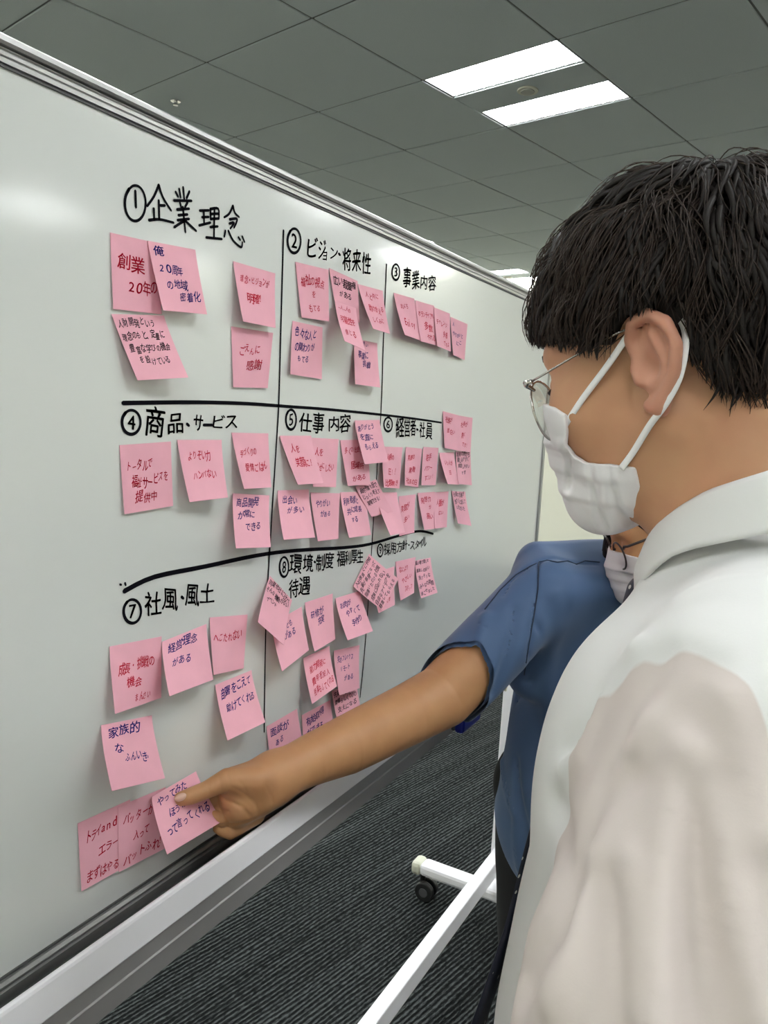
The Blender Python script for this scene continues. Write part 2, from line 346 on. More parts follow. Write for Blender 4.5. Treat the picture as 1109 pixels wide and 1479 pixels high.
HEADS = [
 (cB, .0046, '2', (92, 38, 162, 168), [('ビ', 198, 85, 252, 190), ('ジ', 256, 100, 296, 200), ('ョ', 280, 160, 302, 208), ('ン', 320, 138, 360, 200), ('・', 362, 168, 375, 182), ('将', 385, 140, 432, 262), ('来', 436, 150, 485, 270), ('性', 488, 165, 537, 283)], 'heading beside a circled two above the second column'),
 (cB, .0046, '3', (650, 228, 690, 312), [('事', 708, 245, 752, 355), ('業', 755, 262, 797, 362), ('内', 802, 285, 838, 362), ('容', 842, 288, 885, 372)], 'heading beside a circled three near the board top right'),
 (cC, .0042, '4', (105, 92, 215, 235), [('商', 243, 70, 358, 250), ('品', 378, 112, 470, 232), ('・', 488, 170, 505, 187), ('サ', 530, 120, 588, 218), ('ー', 590, 174, 640, 186), ('ビ', 645, 120, 715, 200), ('ス', 718, 125, 790, 200)], 'heading beside a circled four'),
 (cD, .0046, '5', (80, 78, 133, 180), [('仕', 148, 95, 215, 195), ('事', 218, 90, 278, 200), ('内', 302, 110, 355, 190), ('容', 357, 98, 415, 195)], 'heading beside a circled five'),
 (cD, .0046, '6', (587, 118, 630, 190), [('経', 648, 118, 692, 222), ('営', 692, 122, 722, 218), ('者', 722, 125, 752, 215), ('・', 753, 175, 766, 186), ('社', 770, 140, 800, 222), ('員', 803, 145, 838, 232)], 'heading beside a circled six'),
 (cC, .0042, '7', (115, 1215, 218, 1355), [('社', 240, 1165, 340, 1310), ('風', 345, 1150, 438, 1280), ('・', 456, 1195, 472, 1212), ('風', 480, 1125, 565, 1255), ('土', 568, 1115, 655, 1235)], 'heading beside a circled seven'),
 (cE, .0042, '8', (160, 165, 208, 270), [('環', 212, 150, 280, 255), ('境', 285, 150, 340, 245), ('・', 342, 185, 354, 197), ('制', 355, 148, 400, 240), ('度', 400, 135, 450, 225), ('福', 465, 130, 510, 215), ('利', 510, 130, 538, 205), ('厚', 540, 125, 575, 200), ('生', 572, 125, 608, 195), ('待', 210, 280, 262, 382), ('遇', 262, 268, 325, 368)], 'two-line heading beside a circled eight'),
 (cE, .0040, '9', (683, 95, 712, 162), [('採', 718, 90, 752, 155), ('用', 752, 88, 782, 148), ('方', 785, 80, 815, 140), ('針', 815, 72, 843, 128), ('・', 846, 95, 855, 105), ('ス', 857, 82, 882, 125), ('タ', 884, 75, 905, 120), ('イ', 905, 68, 925, 115), ('ル', 922, 58, 945, 108)], 'heading beside a circled nine'),
]
def gl_box(ch, x0, y0, x1, y1, cf, off=.0, slant=0.06):
    V, F = glyph2(ch, .022)
    if not len(V): return [], []
    mn, mx = V.min(0), V.max(0); out = []
    rot = random.uniform(-.05, .05)
    for p in V:
        a = (p[0] - mn[0]) / max(mx[0] - mn[0], 1e-4); b = (p[1] - mn[1]) / max(mx[1] - mn[1], 1e-4)
        a2 = a + slant * (b - .5) + .03 * math.sin(5 * b + x0); b2 = b + rot * (a - .5) + .03 * math.sin(4 * a + y0)
        out.append(board_pt(*cf(x0 + (x1 - x0) * a2, y1 - (y1 - y0) * b2)))
    return out, F
for cf, wd, dg, cb, chars, lab in HEADS:
    V, F = stroke_mesh([[cf(*p) for p in circ(*cb)]], wd)
    x0, y0, x1, y1 = cb; ww, hh = x1 - x0, y1 - y0
    for it in [(dg, x0 + ww * .30, y0 + hh * .2, x1 - ww * .28, y1 - hh * .2)] + chars:
        if it[0] in 'ー・': v2, f2 = stroke_mesh([[cf(it[1], (it[2] + it[4]) / 2), cf(it[3], (it[2] + it[4]) / 2)]], wd) if it[0] == 'ー' else stroke_mesh([[cf(it[1] + 3, it[2] + 4), cf(it[3] - 3, it[4] - 4)]], wd)
        else: v2, f2 = gl_box(*it, cf)
        n = len(V); V += v2; F += [[n + a for a in f] for f in f2]
    bwrite('heading', V, F, label='black marker ' + lab)
for nm, P, wd in (('marker_line', [(177, 582), (286, 581), (357, 583), (420, 587.5), (470, 591), (546, 598.5), (600, 605), (637, 610.5)], .0050),
                  ('marker_line', [(179, 853.7), (223, 833), (296, 818), (369, 802.5), (427, 795), (495, 791), (533, 786), (571, 775), (598, 768), (611.5, 767.6), (625, 771)], .0062),
                  ('marker_line', [(409, 333), (405.5, 460), (402, 584), (398.4, 645), (387, 828), (383, 922), (381, 1057)], .0034),
                  ('marker_line', [(557.7, 382), (553, 500), (549.6, 598), (538, 766), (527.7, 922), (519.6, 1007)], .0034)):
    V, F = stroke_mesh([P], wd); bwrite(nm, V, F)
V, F = stroke_mesh([[(173, 844), (174.5, 844.6)], [(180, 842), (181, 845)]], .003); bwrite('marker_dots', V, F)

# ------------------------------------------------------------------ sticky notes
R_, N_, K_ = M_red, M_navy, M_ink
# crop, TL, TR, BR, BL, ink, lines[(text,u,v,width,height)], stacking, label
NOTES = [
 (cA, (80,405),(368,470),(395,905),(100,872), R_, [('創業',.12,.36,.56,.2),('20年の',.32,.66,.62,.17)],0,'pink note far left of the top row, half covered by its neighbour'),
 (cA, (310,455),(600,510),(672,905),(403,880), N_, [('俺',.09,.15,.2,.13),('20周年',.14,.38,.5,.14),('の地域',.22,.58,.46,.14),('密着化',.45,.78,.46,.14)],1,'pink note with four navy lines overlapping the leftmost note of the top row'),
 (cA, (88,902),(408,912),(558,1290),(248,1308), K_, [('人財開発という',.05,.14,.72,.13),('理念のもと、定量に',.05,.34,.82,.12),('豊富な学びの機会',.1,.53,.8,.12),('を設けている',.2,.72,.6,.12)],1,'pink note with four black lines under the leftmost note of the top row'),
 (cA, (832,580),(1088,655),(1090,988),(892,948), R_, [('理念・ビジョンが',.12,.25,.72,.13),('明確！',.22,.55,.5,.15)],0,'red-inked pink note ending in an exclamation mark, left of the first vertical line'),
 (cA, (820,978),(1075,1018),(1042,1355),(832,1350), R_, [('ごえんに',.18,.36,.52,.14),('感謝',.36,.62,.42,.17)],0,'pink note with two red lines resting just above the first horizontal marker line'),
 (cB, (135,215),(312,258),(315,533),(168,512), R_, [('福祉の視点',.1,.32,.76,.17),('を',.42,.56,.13,.12),('もてる',.28,.8,.42,.13)],0,'pink note with three red lines, first below the heading with the circled two'),
 (cB, (315,248),(467,318),(478,540),(360,515), K_, [('広い裁量権',.08,.2,.86,.18),('がある',.25,.45,.45,.13)],1,'pink note in black ink between two red ones below the circled two'),
 (cB, (348,425),(458,462),(508,688),(398,638), R_, [('一人一人の',.1,.14,.6,.1),('可能性を',.12,.4,.72,.16),('信じる',.2,.72,.5,.15)],2,'red-inked pink note hanging crooked off the lower end of a black-inked one'),
 (cB, (468,333),(602,370),(640,600),(550,572), R_, [('人と共に',.22,.22,.55,.13),('助け合える',.2,.52,.7,.14),('しくみに',.2,.77,.6,.12)],0,'pink note with three red lines just left of the second vertical marker line'),
 (cB, (120,530),(280,565),(276,842),(108,815), N_, [('色々な人と',.1,.2,.7,.18),('の関わりが',.1,.46,.66,.16),('もてる',.2,.68,.36,.13)],0,'pink note with three navy lines directly under the first red note of the second column'),
 (cB, (450,625),(572,650),(588,886),(455,868), N_, [('大きい',.2,.1,.4,.1),('事業に',.16,.34,.42,.15),('挑戦！',.34,.55,.42,.14)],0,'navy-inked pink note just above the first horizontal line beside the second vertical line'),
 (cB, (660,380),(770,412),(815,640),(718,605), R_, [('まいにち',.2,.26,.4,.12),('Enjoy',.22,.64,.56,.2)],0,'leftmost of the four pink notes in a row below the circled three'),
 (cB, (775,420),(876,450),(905,665),(805,640), R_, [('ボランティアも',.08,.3,.84,.13),('多数',.32,.6,.42,.17),('やれる',.38,.85,.42,.14)],1,'second of the four pink notes in the row below the circled three'),
 (cB, (876,458),(960,492),(966,695),(892,665), R_, [('チャレンジ',.1,.35,.72,.13),('多様',.5,.62,.3,.17),('ですよ',.5,.86,.36,.12)],2,'third of the four pink notes in the row below the circled three'),
 (cB, (963,508),(1054,548),(1038,740),(978,712), N_, [('人',.1,.14,.1,.1),('やりがいと',.1,.42,.66,.12),('にこ',.3,.62,.4,.12)],0,'navy-inked last note of the row below the circled three'),
 (cC, (92,300),(397,278),(410,660),(122,710), R_, [('トータルで',.1,.33,.5,.14),('福祉サービスを',.18,.56,.74,.16),('提供中',.24,.8,.46,.16)],0,'large flat pink note first below the circled four, three red lines'),
 (cC, (435,268),(698,268),(736,610),(508,638), R_, [('よりそい力',.18,.28,.52,.15),('ハンパない',.22,.6,.56,.13)],0,'pink note with two red lines second below the circled four, lower edge curled out'),
 (cC, (757,225),(975,230),(993,550),(832,560), R_, [('手づくりの',.12,.35,.5,.13),('愛情ごはん',.2,.64,.7,.15)],0,'pink note with two red lines third below the circled four'),
 (cC, (765,585),(982,598),(990,905),(783,912), N_, [('商品開発',.1,.17,.6,.16),('が常に',.12,.4,.48,.13),('できる',.3,.62,.44,.14)],1,'navy-inked pink note crossing the first vertical line right above the curved lower line'),
 (cD, (205,222),(355,230),(340,478),(222,476), R_, [('人を',.16,.28,.3,.15),('幸せにしたい',.16,.6,.72,.15)],0,'pink note half under its left neighbour, second below the circled five'),
 (cD, (50,212),(212,212),(277,458),(143,465), R_, [('人を',.22,.28,.3,.16),('笑顔に！',.22,.57,.68,.18)],1,'leftmost pink note below the circled five, red ink, lower edge lifted'),
 (cD, (362,235),(505,232),(518,465),(402,472), R_, [('多くの出会い',.1,.24,.7,.14),('居場所',.25,.58,.55,.15),('がある',.25,.85,.58,.12)],0,'pink note with three red lines partly behind the navy note beside the circled six'),
 (cD, (437,133),(565,130),(610,348),(488,360), N_, [('ありがとう',.05,.18,.68,.13),('を直に',.08,.4,.54,.13),('もらえる',.18,.62,.56,.13)],2,'navy-inked pink note stuck over the first horizontal line between circled five and six'),
 (cD, (540,505),(655,505),(697,712),(622,728), R_, [],0,'blank-looking pink note below the crooked black-inked one'),
 (cD, (440,475),(548,438),(636,605),(524,632), K_, [('最終作業を皆で',.08,.16,.84,.14),('じっくり考えて',.06,.36,.86,.13),('実現できる！',.12,.56,.7,.13)],2,'crooked black-inked pink note below the navy note that crosses the first horizontal line'),
 (cD, (40,495),(200,490),(232,738),(70,750), N_, [('出会い',.12,.22,.48,.16),('が多い',.24,.45,.56,.14)],0,'navy-inked pink note in the lower row under circled five, nearest the first vertical line'),
 (cD, (208,505),(362,510),(353,745),(247,757), N_, [('やりがい',.14,.25,.5,.14),('がある',.26,.45,.42,.12)],0,'navy-inked pink note second in the lower row under circled five'),
 (cD, (362,505),(490,500),(522,725),(408,740), N_, [('利用者様と',.08,.2,.6,.15),('共に成長',.16,.42,.6,.13),('する',.26,.65,.28,.12)],0,'navy-inked pink note third in the lower row under circled five'),
 (cD, (580,268),(685,272),(668,485),(588,480), R_, [('人柄の',.2,.28,.4,.14),('圧！！',.3,.6,.5,.17),('比類無き',.1,.88,.8,.14)],0,'red-inked pink note first below the circled six, just past the second vertical line'),
 (cD, (702,270),(785,280),(765,480),(697,468), R_, [('笑顔の',.16,.27,.44,.15),('素敵',.26,.58,.42,.15),('社長の日',.1,.88,.76,.13)],0,'red-inked pink note second below the circled six'),
 (cD, (792,270),(870,275),(855,468),(782,468), R_, [('若手',.22,.25,.34,.16),('パワー',.16,.54,.5,.13),('すごい！！',.18,.8,.66,.13)],0,'red-inked pink note third below the circled six'),
 (cD, (892,85),(978,108),(970,290),(902,275), R_, [('社長が',.14,.2,.46,.14),('面白い',.22,.5,.56,.14)],1,'upper left note of the pink cluster at the end of the first horizontal line'),
 (cD, (978,108),(1046,120),(1035,298),(968,290), R_, [('社長が',.14,.24,.5,.13),('熱く',.24,.54,.3,.14),('です！',.3,.82,.5,.13)],0,'upper right note of the pink cluster at the end of the first horizontal line'),
 (cD, (874,300),(950,298),(975,465),(918,462), R_, [('いい人が',.22,.34,.56,.14),('豆',.38,.66,.2,.14)],0,'lower left note of the pink cluster at the end of the first horizontal line'),
 (cD, (960,292),(1035,298),(1042,468),(972,462), K_, [('面接の時から',.04,.08,.9,.14),('親しみやすく',.06,.26,.8,.13),('質問しやすい',.1,.46,.8,.13),('です',.3,.66,.3,.11)],0,'black-inked note of the pink cluster at the end of the first horizontal line'),
 (cD, (938,498),(1008,502),(1040,678),(970,665), K_, [('社員の方達が',.08,.12,.8,.14),('気さくに話して',.08,.32,.84,.13),('いただいた',.14,.5,.6,.12)],0,'black-inked single pink note below the cluster at the end of the first horizontal line'),
 (cD, (665,525),(752,515),(745,712),(668,730), R_, [('笑顔が',.12,.32,.5,.17),('多い',.3,.6,.36,.13)],0,'red-inked pink note in the second row under circled six, beside the blank one'),
 (cD, (850,505),(922,500),(912,685),(850,690), R_, [('人脈が',.14,.3,.56,.17),('広い',.3,.58,.4,.13)],0,'red-inked pink note right in the second row under circled six, partly covered'),
 (cD, (762,508),(850,502),(885,688),(797,700), R_, [('発想力',.12,.2,.62,.16),('が',.5,.42,.14,.12),('高い',.28,.66,.36,.14)],1,'red-inked pink note in the middle of the second row under circled six'),
 (cE, (118,520),(280,430),(318,662),(175,775), N_, [('とも',.42,.22,.22,.14),('がある',.3,.42,.4,.15)],0,'navy-inked pink note under the diamond-tilted one on the first vertical line'),
 (cE, (110,265),(228,395),(185,635),(45,512), K_, [('同業他社に比べ',.04,.09,.88,.12),('そんな機会がない',.02,.25,.9,.11),('イベント',.1,.42,.4,.1)],2,'diamond-tilted black-inked pink note crossing the first vertical line below the curved line'),
 (cE, (297,408),(445,360),(460,603),(348,670), N_, [('研修が',.14,.28,.46,.15),('充実',.36,.47,.26,.15)],0,'navy-inked pink note with two lines just under the two-line heading of circled eight'),
 (cE, (460,385),(590,345),(660,560),(525,610), N_, [('お肉が',.1,.2,.46,.14),('やすくて',.26,.42,.56,.14),('手作り',.36,.65,.42,.13)],0,'navy-inked pink note with three lines left of the second vertical line under circled eight'),
 (cE, (655,250),(775,215),(777,420),(690,465), R_, [('です',.5,.82,.3,.12)],0,'pink note almost hidden beneath the densely written diamond-tilted one'),
 (cE, (555,320),(640,148),(795,280),(710,450), K_, [('入社後直ぐに仲間',.05,.1,.9,.1),('先輩が親身になって',.04,.27,.92,.1),('指導いただける社風',.03,.44,.9,.1),('成果に囚われない',.05,.61,.86,.1),('自由なアイデアを',.04,.77,.9,.1),('尊重してもらえる',.02,.92,.9,.09)],2,'diamond-tilted pink note densely written in black on the second vertical line'),
 (cE, (780,190),(888,165),(880,355),(808,397), R_, [('なにより',.14,.25,.5,.14),('やさしい',.24,.52,.6,.13),('スタッフ',.36,.8,.52,.13)],0,'red-inked pink note with three lines under circled nine'),
 (cE, (883,185),(968,168),(1005,355),(917,385), K_, [('風の噂で聞いた',.02,.1,.86,.1),('風通しの良い',.04,.3,.8,.1),('良さそうな',.1,.5,.7,.1),('みんなの笑顔',.04,.7,.86,.11),('過ごせました',.04,.88,.86,.1)],0,'black-inked pink note with five lines at the far end under circled nine'),
 (cE, (440,880),(575,840),(605,1010),(478,1075), K_, [('先輩方の対応も',.05,.12,.9,.15),('素晴らしくて心の',.05,.34,.9,.14),('支えになる',.1,.56,.8,.14)],0,'black-inked pink note just above the bare forearm beside the second vertical line'),
 (cE, (452,665),(588,635),(588,865),(480,905), N_, [('完全フレックス',.12,.22,.62,.13),('リモート',.2,.44,.4,.12),('がある',.32,.68,.4,.12)],1,'navy-inked pink note with three lines left of the second vertical line, above the forearm'),
 (cE, (288,705),(428,640),(468,855),(335,950), R_, [('能力開発に',.16,.3,.64,.15),('費用を投入',.18,.58,.7,.15),('授業もしてくれる',.16,.82,.8,.16)],2,'red-inked pink note with three bold lines between navy ones above the forearm'),
 (cE, (92,1070),(255,975),(300,1220),(122,1320), N_, [('面談が',.1,.2,.56,.16),('ある',.2,.42,.26,.14)],0,'navy-inked pink note above the wrist, right of the first vertical line, two lines'),
 (cE, (280,1010),(432,928),(470,1160),(305,1260), N_, [('有給取得',.12,.18,.64,.16),('ができる',.12,.44,.54,.15)],0,'navy-inked pink note touching the top of the forearm, two lines'),
 (cF, (240,190),(505,138),(503,450),(268,533), R_, [('成長・挑戦の',.13,.36,.72,.16),('機会',.28,.62,.32,.15),('まんさい',.42,.86,.34,.12)],0,'red-inked pink note with three lines first below the circled seven'),
 (cF, (508,165),(733,75),(768,358),(545,443), N_, [('経営理念',.12,.18,.66,.17),('がある',.18,.46,.4,.14)],0,'navy-inked pink note with curled corner second below the circled seven'),
 (cF, (750,42),(942,27),(922,300),(770,335), R_, [('へこたれない',.08,.38,.78,.16)],0,'pink note with a single red line third below the circled seven'),
 (cF, (778,385),(962,310),(1033,575),(840,668), N_, [('部署をこえて',.1,.2,.84,.17),('助けてくれる',.16,.48,.8,.15)],0,'navy-inked pink note left of the lower end of the first vertical line'),
 (cF, (198,590),(455,540),(522,860),(252,925), N_, [('家族的',.12,.17,.62,.17),('な',.2,.42,.16,.13),('ふんいき。',.36,.6,.5,.13)],0,'navy-inked pink note standing alone lower left under the circled seven'),
 (cF, (78,1090),(345,968),(338,1300),(98,1435), R_, [('トライand',.12,.26,.62,.16),('エラー',.36,.54,.42,.14),('まずはやる',.1,.88,.7,.15)],0,'lowest leftmost pink note, three red lines, flat on the board'),
 (cF, (283,1005),(525,905),(535,1210),(287,1338), R_, [('バッターが',.1,.26,.64,.16),('入って',.3,.56,.34,.14),('バットふれ！',.1,.86,.86,.15)],1,'pink note between the lowest leftmost one and the one held by the hand'),
 (cF, (455,955),(680,825),(812,1080),(533,1248), N_, [('やってみた',.1,.16,.62,.14),('ほうが',.24,.42,.36,.14),('って言ってくれる',.1,.68,.84,.15)],3,'navy-inked pink note gripped by the thumb of the reaching hand'),
]
class Patch:
    def __init__(s, TL, TR, BR, BL, lift0): s.c = [TL, TR, BR, BL]
    def P(s, u, v):
        TL, TR, BR, BL = s.c
        l = TL.lerp(BL, v); r = TR.lerp(BR, v); g = max(v, 0) ** 1.2
        l.x = TL.x + (BL.x - TL.x) * g; r.x = TR.x + (BR.x - TR.x) * g
        return l.lerp(r, u)
    def N(s, u, v):
        e = .02; a = s.P(u + e, v) - s.P(u - e, v); b = s.P(u, v + e) - s.P(u, v - e); n = b.cross(a).normalized()
        return n if n.x > 0 else -n
def solve_bottom(top, uv, L, xmin):
    best = None
    for k in range(0, 60):
        x = xmin + k * .001; p = atx(*uv, x); dz = p.x - top.x
        e = abs((p - top).length - L * .985)
        if best is None or e < best[0] - 1e-5: best = (e, p)
    return best[1]
held = None
for cf, tl, tr, br, bl, ink, lines, stk, lab in NOTES:
    x0 = .0010 + .0012 * stk + (.004 if 'hanging crooked' in lab else 0)
    TL, TR = atx(*cf(*tl), x0), atx(*cf(*tr), x0)
    BL = solve_bottom(TL, cf(*bl), .075, x0 + .002); BR = solve_bottom(TR, cf(*br), .075, x0 + .002)
    if 'flat' in lab or 'between the lowest' in lab or 'in black ink between' in lab: BL = atx(*cf(*bl), x0 + .003); BR = atx(*cf(*br), x0 + .003)
    if abs(BL.x - BR.x) > .014:
        mm = (BL.x + BR.x) / 2; BL = atx(*cf(*bl), mm + (BL.x - mm) * .4); BR = atx(*cf(*br), mm + (BR.x - mm) * .4)
    pa = Patch(TL, TR, BR, BL, x0)
    nu, nv = 5, 10; V = []; F = []
    org = TL.copy()
    for layer in (0, 1):
        for j in range(nv + 1):
            for i in range(nu + 1):
                u, v = i / nu, j / nv; V.append(pa.P(u, v) + pa.N(u, v) * (.00015 if layer == 0 else -.00015) - org)
    K = (nu + 1) * (nv + 1); q = lambda i, j, l: l * K + j * (nu + 1) + i
    for j in range(nv):
        for i in range(nu):
            F.append([q(i, j, 0), q(i, j + 1, 0), q(i + 1, j + 1, 0), q(i + 1, j, 0)]); F.append([q(i, j, 1), q(i + 1, j, 1), q(i + 1, j + 1, 1), q(i, j + 1, 1)])
    nb_ = len(V); rim = [(i, 0) for i in range(nu)] + [(nu, j) for j in range(nv)] + [(i, nv) for i in range(nu, 0, -1)] + [(0, j) for j in range(nv, 0, -1)]
    for l in (0, 1): V += [V[q(a, b, l)] for a, b in rim]
    for k in range(len(rim)):
        k2 = (k + 1) % len(rim); F.append([nb_ + k, nb_ + k2, nb_ + len(rim) + k2, nb_ + len(rim) + k])
    o = mesh('sticky_note', V, F, M_note, None, True); o.location = org
    setp(o, lab, 'sticky note', 'pink sticky notes on the whiteboard')
    if stk == 3: held = pa
    V, F = [], []
    for (s, u0, v0, wd, ht) in lines:
        n = len(s); cw = wd / n
        for k, ch in enumerate(s):
            gv, gf = glyph2(ch, .020)
            if not len(gv): continue
            mn, mx = gv.min(0), gv.max(0); small = ch in 'ー・、。ャュョッ！'
            sy = ht / .84; sx = cw * 1.08 / (1.0 if ord(ch) > 255 else .62)
            jx, jy, rot = random.uniform(-.010, .010), random.uniform(-.028, .028), random.uniform(-.22, .22); js = random.uniform(.82, 1.12) * (.9 if small else 1); jl = random.uniform(.05, .32)
            b = len(V)
            for p in gv:
                px, py = p[0], p[1] - .38
                if ord(ch) > 255: px -= .05
                a = px * sx * js + py * sy * jl * .8 + jx; c = (py + px * rot * .6) * sy * js + jy
                u = u0 + k * cw + a; v = v0 - c - .04 * (u - u0)
                V.append(pa.P(u, v) + pa.N(u, v) * .0004 - org)
            F += [[b + a for a in f] for f in gf]
    if V: mesh('handwriting', V, F, ink, o)
# blue eraser on the tray
er = empty('board_eraser', (.0735, 1.425, ZB - .022), 0, 'blue whiteboard eraser clinging to the pen tray front under the blue sleeve', 'eraser')
MB().box((.018, 0, 0), (.020, .095, .044), bev=.006).build('grip', M_blue, er)
MB().box((.004, 0, 0), (.008, .088, .040), bev=.002).build('felt', mat('felt', (.12, .12, .13), rough=.95), er)
# ------------------------------------------------------------------ smooth-shape engine: distance fields meshed with surface nets
f32 = np.float32
def A3(v): return np.array([float(x) for x in v], f32)
def rc(a, b, ra, rb=None):
    a, b = A3(a), A3(b); rb = ra if rb is None else rb; ba = b - a; L2 = max(float(ba @ ba), 1e-9)
    def f(P):
        q = P - a; h = np.clip((q @ ba) / L2, 0, 1); return np.linalg.norm(q - h[:, None] * ba, axis=1) - (ra + (rb - ra) * h)
    return f
def el(c, r, R=None):
    c, r = A3(c), A3(r)
    def f(P):
        q = P - c
        if R is not None: q = q @ R
        k0 = np.linalg.norm(q / r, axis=1); k1 = np.linalg.norm(q / (r * r), axis=1) + 1e-6; return k0 * (k0 - 1) / k1
    return f
def chain(pts, rs):
    fs = [rc(pts[i], pts[i + 1], rs[i], rs[i + 1]) for i in range(len(pts) - 1)]
    def f(P):
        d = fs[0](P)
        for g in fs[1:]: d = np.minimum(d, g(P))
        return d
    return f
def smin(a, b, k): h = np.maximum(k - np.abs(a - b), 0) / k; return np.minimum(a, b) - h * h * k * .25
def smax(a, b, k): return -smin(-a, -b, k)
def union(fs, k):
    """fs: list of f or (f, k)"""
    def f(P):
        d = None
        for g in fs:
            kk = k
            if isinstance(g, tuple): g, kk = g
            e = g(P); d = e if d is None else smin(d, e, kk)
        return d
    return f
def sub(f0, fs, k):
    def f(P):
        d = f0(P)
        for g in fs:
            kk = k
            if isinstance(g, tuple): g, kk = g
            d = smax(d, -g(P), kk)
        return d
    return f
def halfspace(p, n):
    p, n = A3(p), A3(n); n = n / np.linalg.norm(n); return lambda P: (P - p) @ n
def polydist(P, pts):
    pts = [A3(p) for p in pts]; d = None
    for a, b in zip(pts[:-1], pts[1:]):
        ba = b - a; q = P - a; h = np.clip((q @ ba) / max(float(ba @ ba), 1e-9), 0, 1); e = np.linalg.norm(q - h[:, None] * ba, axis=1); d = e if d is None else np.minimum(d, e)
    return d
def nets(f, lo, hi, h, smooth=1, blk=8):
    lo, hi = A3(lo), A3(hi); n = np.maximum(np.ceil((hi - lo) / h / blk).astype(int), 1) * blk + 1
    nb = (n - 1) // blk
    ax = [lo[i] + (np.arange(nb[i]) + .5) * blk * h for i in range(3)]
    Cc = np.stack(np.meshgrid(*ax, indexing='ij'), -1).reshape(-1, 3).astype(f32)
    dc = f(Cc); act = np.abs(dc) < blk * h * 1.5
    D = np.ones(tuple(n), f32) * 9; inside = (dc < 0)
    idx = np.stack(np.unravel_index(np.arange(len(Cc)), tuple(nb)), 1)
    for k in np.nonzero(inside & ~act)[0]:
        i, j, l = idx[k] * blk; D[i:i + blk + 1, j:j + blk + 1, l:l + blk + 1] = -9
    m_ = np.zeros(tuple(n), bool)
    for k in np.nonzero(act)[0]:
        i, j, l = idx[k] * blk; m_[i:i + blk + 1, j:j + blk + 1, l:l + blk + 1] = True
    I = np.nonzero(m_); Pp = np.stack(I, 1).astype(f32) * f32(h) + lo
    out = np.empty(len(Pp), f32)
    for s in range(0, len(Pp), 400000): out[s:s + 400000] = f(Pp[s:s + 400000])
    D[I] = out
    S = D < 0
    c = S[:-1, :-1, :-1].astype(np.int8)
    cnt = sum(S[a:a + n[0] - 1, b:b + n[1] - 1, d:d + n[2] - 1].astype(np.int8) for a in (0, 1) for b in (0, 1) for d in (0, 1))
    cell = (cnt > 0) & (cnt < 8); ci = np.nonzero(cell); nv = len(ci[0])
    vid = -np.ones(cell.shape, np.int64); vid[ci] = np.arange(nv)
    base = np.stack(ci, 1); acc = np.zeros((nv, 3), np.float64); w_ = np.zeros(nv)
    cor = [(a, b, d) for a in (0, 1) for b in (0, 1) for d in (0, 1)]
    for p in cor:
        for axx in range(3):
            if p[axx]: continue
            q = list(p); q[axx] = 1
            d0 = D[ci[0] + p[0], ci[1] + p[1], ci[2] + p[2]]; d1 = D[ci[0] + q[0], ci[1] + q[1], ci[2] + q[2]]
            x = (d0 < 0) != (d1 < 0); t = np.where(x, d0 / (d0 - d1 + 1e-12), 0)
            for a in range(3): acc[:, a] += np.where(x, p[a] + (t if a == axx else 0), 0)
            w_ += x
    V = (base + acc / w_[:, None]) * h + lo
    F = []
    for axx in range(3):
        s0 = [slice(None)] * 3; s1 = [slice(None)] * 3; s0[axx] = slice(0, -1); s1[axx] = slice(1, None)
        a_, b_ = S[tuple(s0)], S[tuple(s1)]; x = a_ != b_
        o1, o2 = [(1, 2), (2, 0), (0, 1)][axx]
        e = np.nonzero(x); ok = (e[o1] > 0) & (e[o2] > 0) & (e[o1] < n[o1] - 1) & (e[o2] < n[o2] - 1)
        e = [v[ok] for v in e]; flip = a_[tuple(e)]
        def vi(d1, d2): r = [v.copy() for v in e]; r[o1] -= d1; r[o2] -= d2; return vid[tuple(r)]
        q = np.stack([vi(1, 1), vi(0, 1), vi(0, 0), vi(1, 0)], 1); q[~flip] = q[~flip][:, ::-1]; F.append(q)
    F = np.concatenate(F); F = F[(F >= 0).all(1)]
    for _ in range(smooth):
        sm = np.zeros_like(V); ct = np.zeros(len(V))
        for a in range(4):
            b = (a + 1) % 4; np.add.at(sm, F[:, a], V[F[:, b]]); np.add.at(ct, F[:, a], 1); np.add.at(sm, F[:, b], V[F[:, a]]); np.add.at(ct, F[:, b], 1)
        V = V * .5 + .5 * sm / np.maximum(ct, 1)[:, None]
    return V, F
def npmesh(name, parts, mats, parent, midf=None, smooth=True):
    """parts: list of (V, F); one mesh"""
    n = 0; Vs, Fs = [], []
    for V, F in parts: Vs.append(V); Fs.append(F + n); n += len(V)
    V = np.concatenate(Vs); F = np.concatenate(Fs); me = bpy.data.meshes.new(name)
    me.vertices.add(len(V)); me.vertices.foreach_set('co', V.astype(f32).ravel())
    me.loops.add(len(F) * 4); me.loops.foreach_set('vertex_index', F.astype(np.int32).ravel())
    me.polygons.add(len(F)); me.polygons.foreach_set('loop_start', np.arange(0, len(F) * 4, 4, dtype=np.int32)); me.polygons.foreach_set('loop_total', np.full(len(F), 4, np.int32))
    me.polygons.foreach_set('use_smooth', np.ones(len(F), bool) if smooth else np.zeros(len(F), bool))
    for m in mats: me.materials.append(m)
    if midf is not None:
        me.polygons.foreach_set('material_index', midf(V[F].mean(1)).astype(np.int32))
    me.update(calc_edges=True); me.validate()
    o = bpy.data.objects.new(name, me); COL.objects.link(o)
    if parent is not None: o.parent = parent
    return o
def trace(f, u, v, t0=.2, t1=2.2):
    """where the line of sight through a photo pixel meets a shape"""
    d = ray(u, v); L = d.length; t = t0
    for _ in range(160):
        p = EYE + d * t; e = float(f(np.array([p[:]], f32))[0])
        if e < 3e-4: return p
        t += max(e * .7, 2e-4) / L
        if t > t1: break
    return None
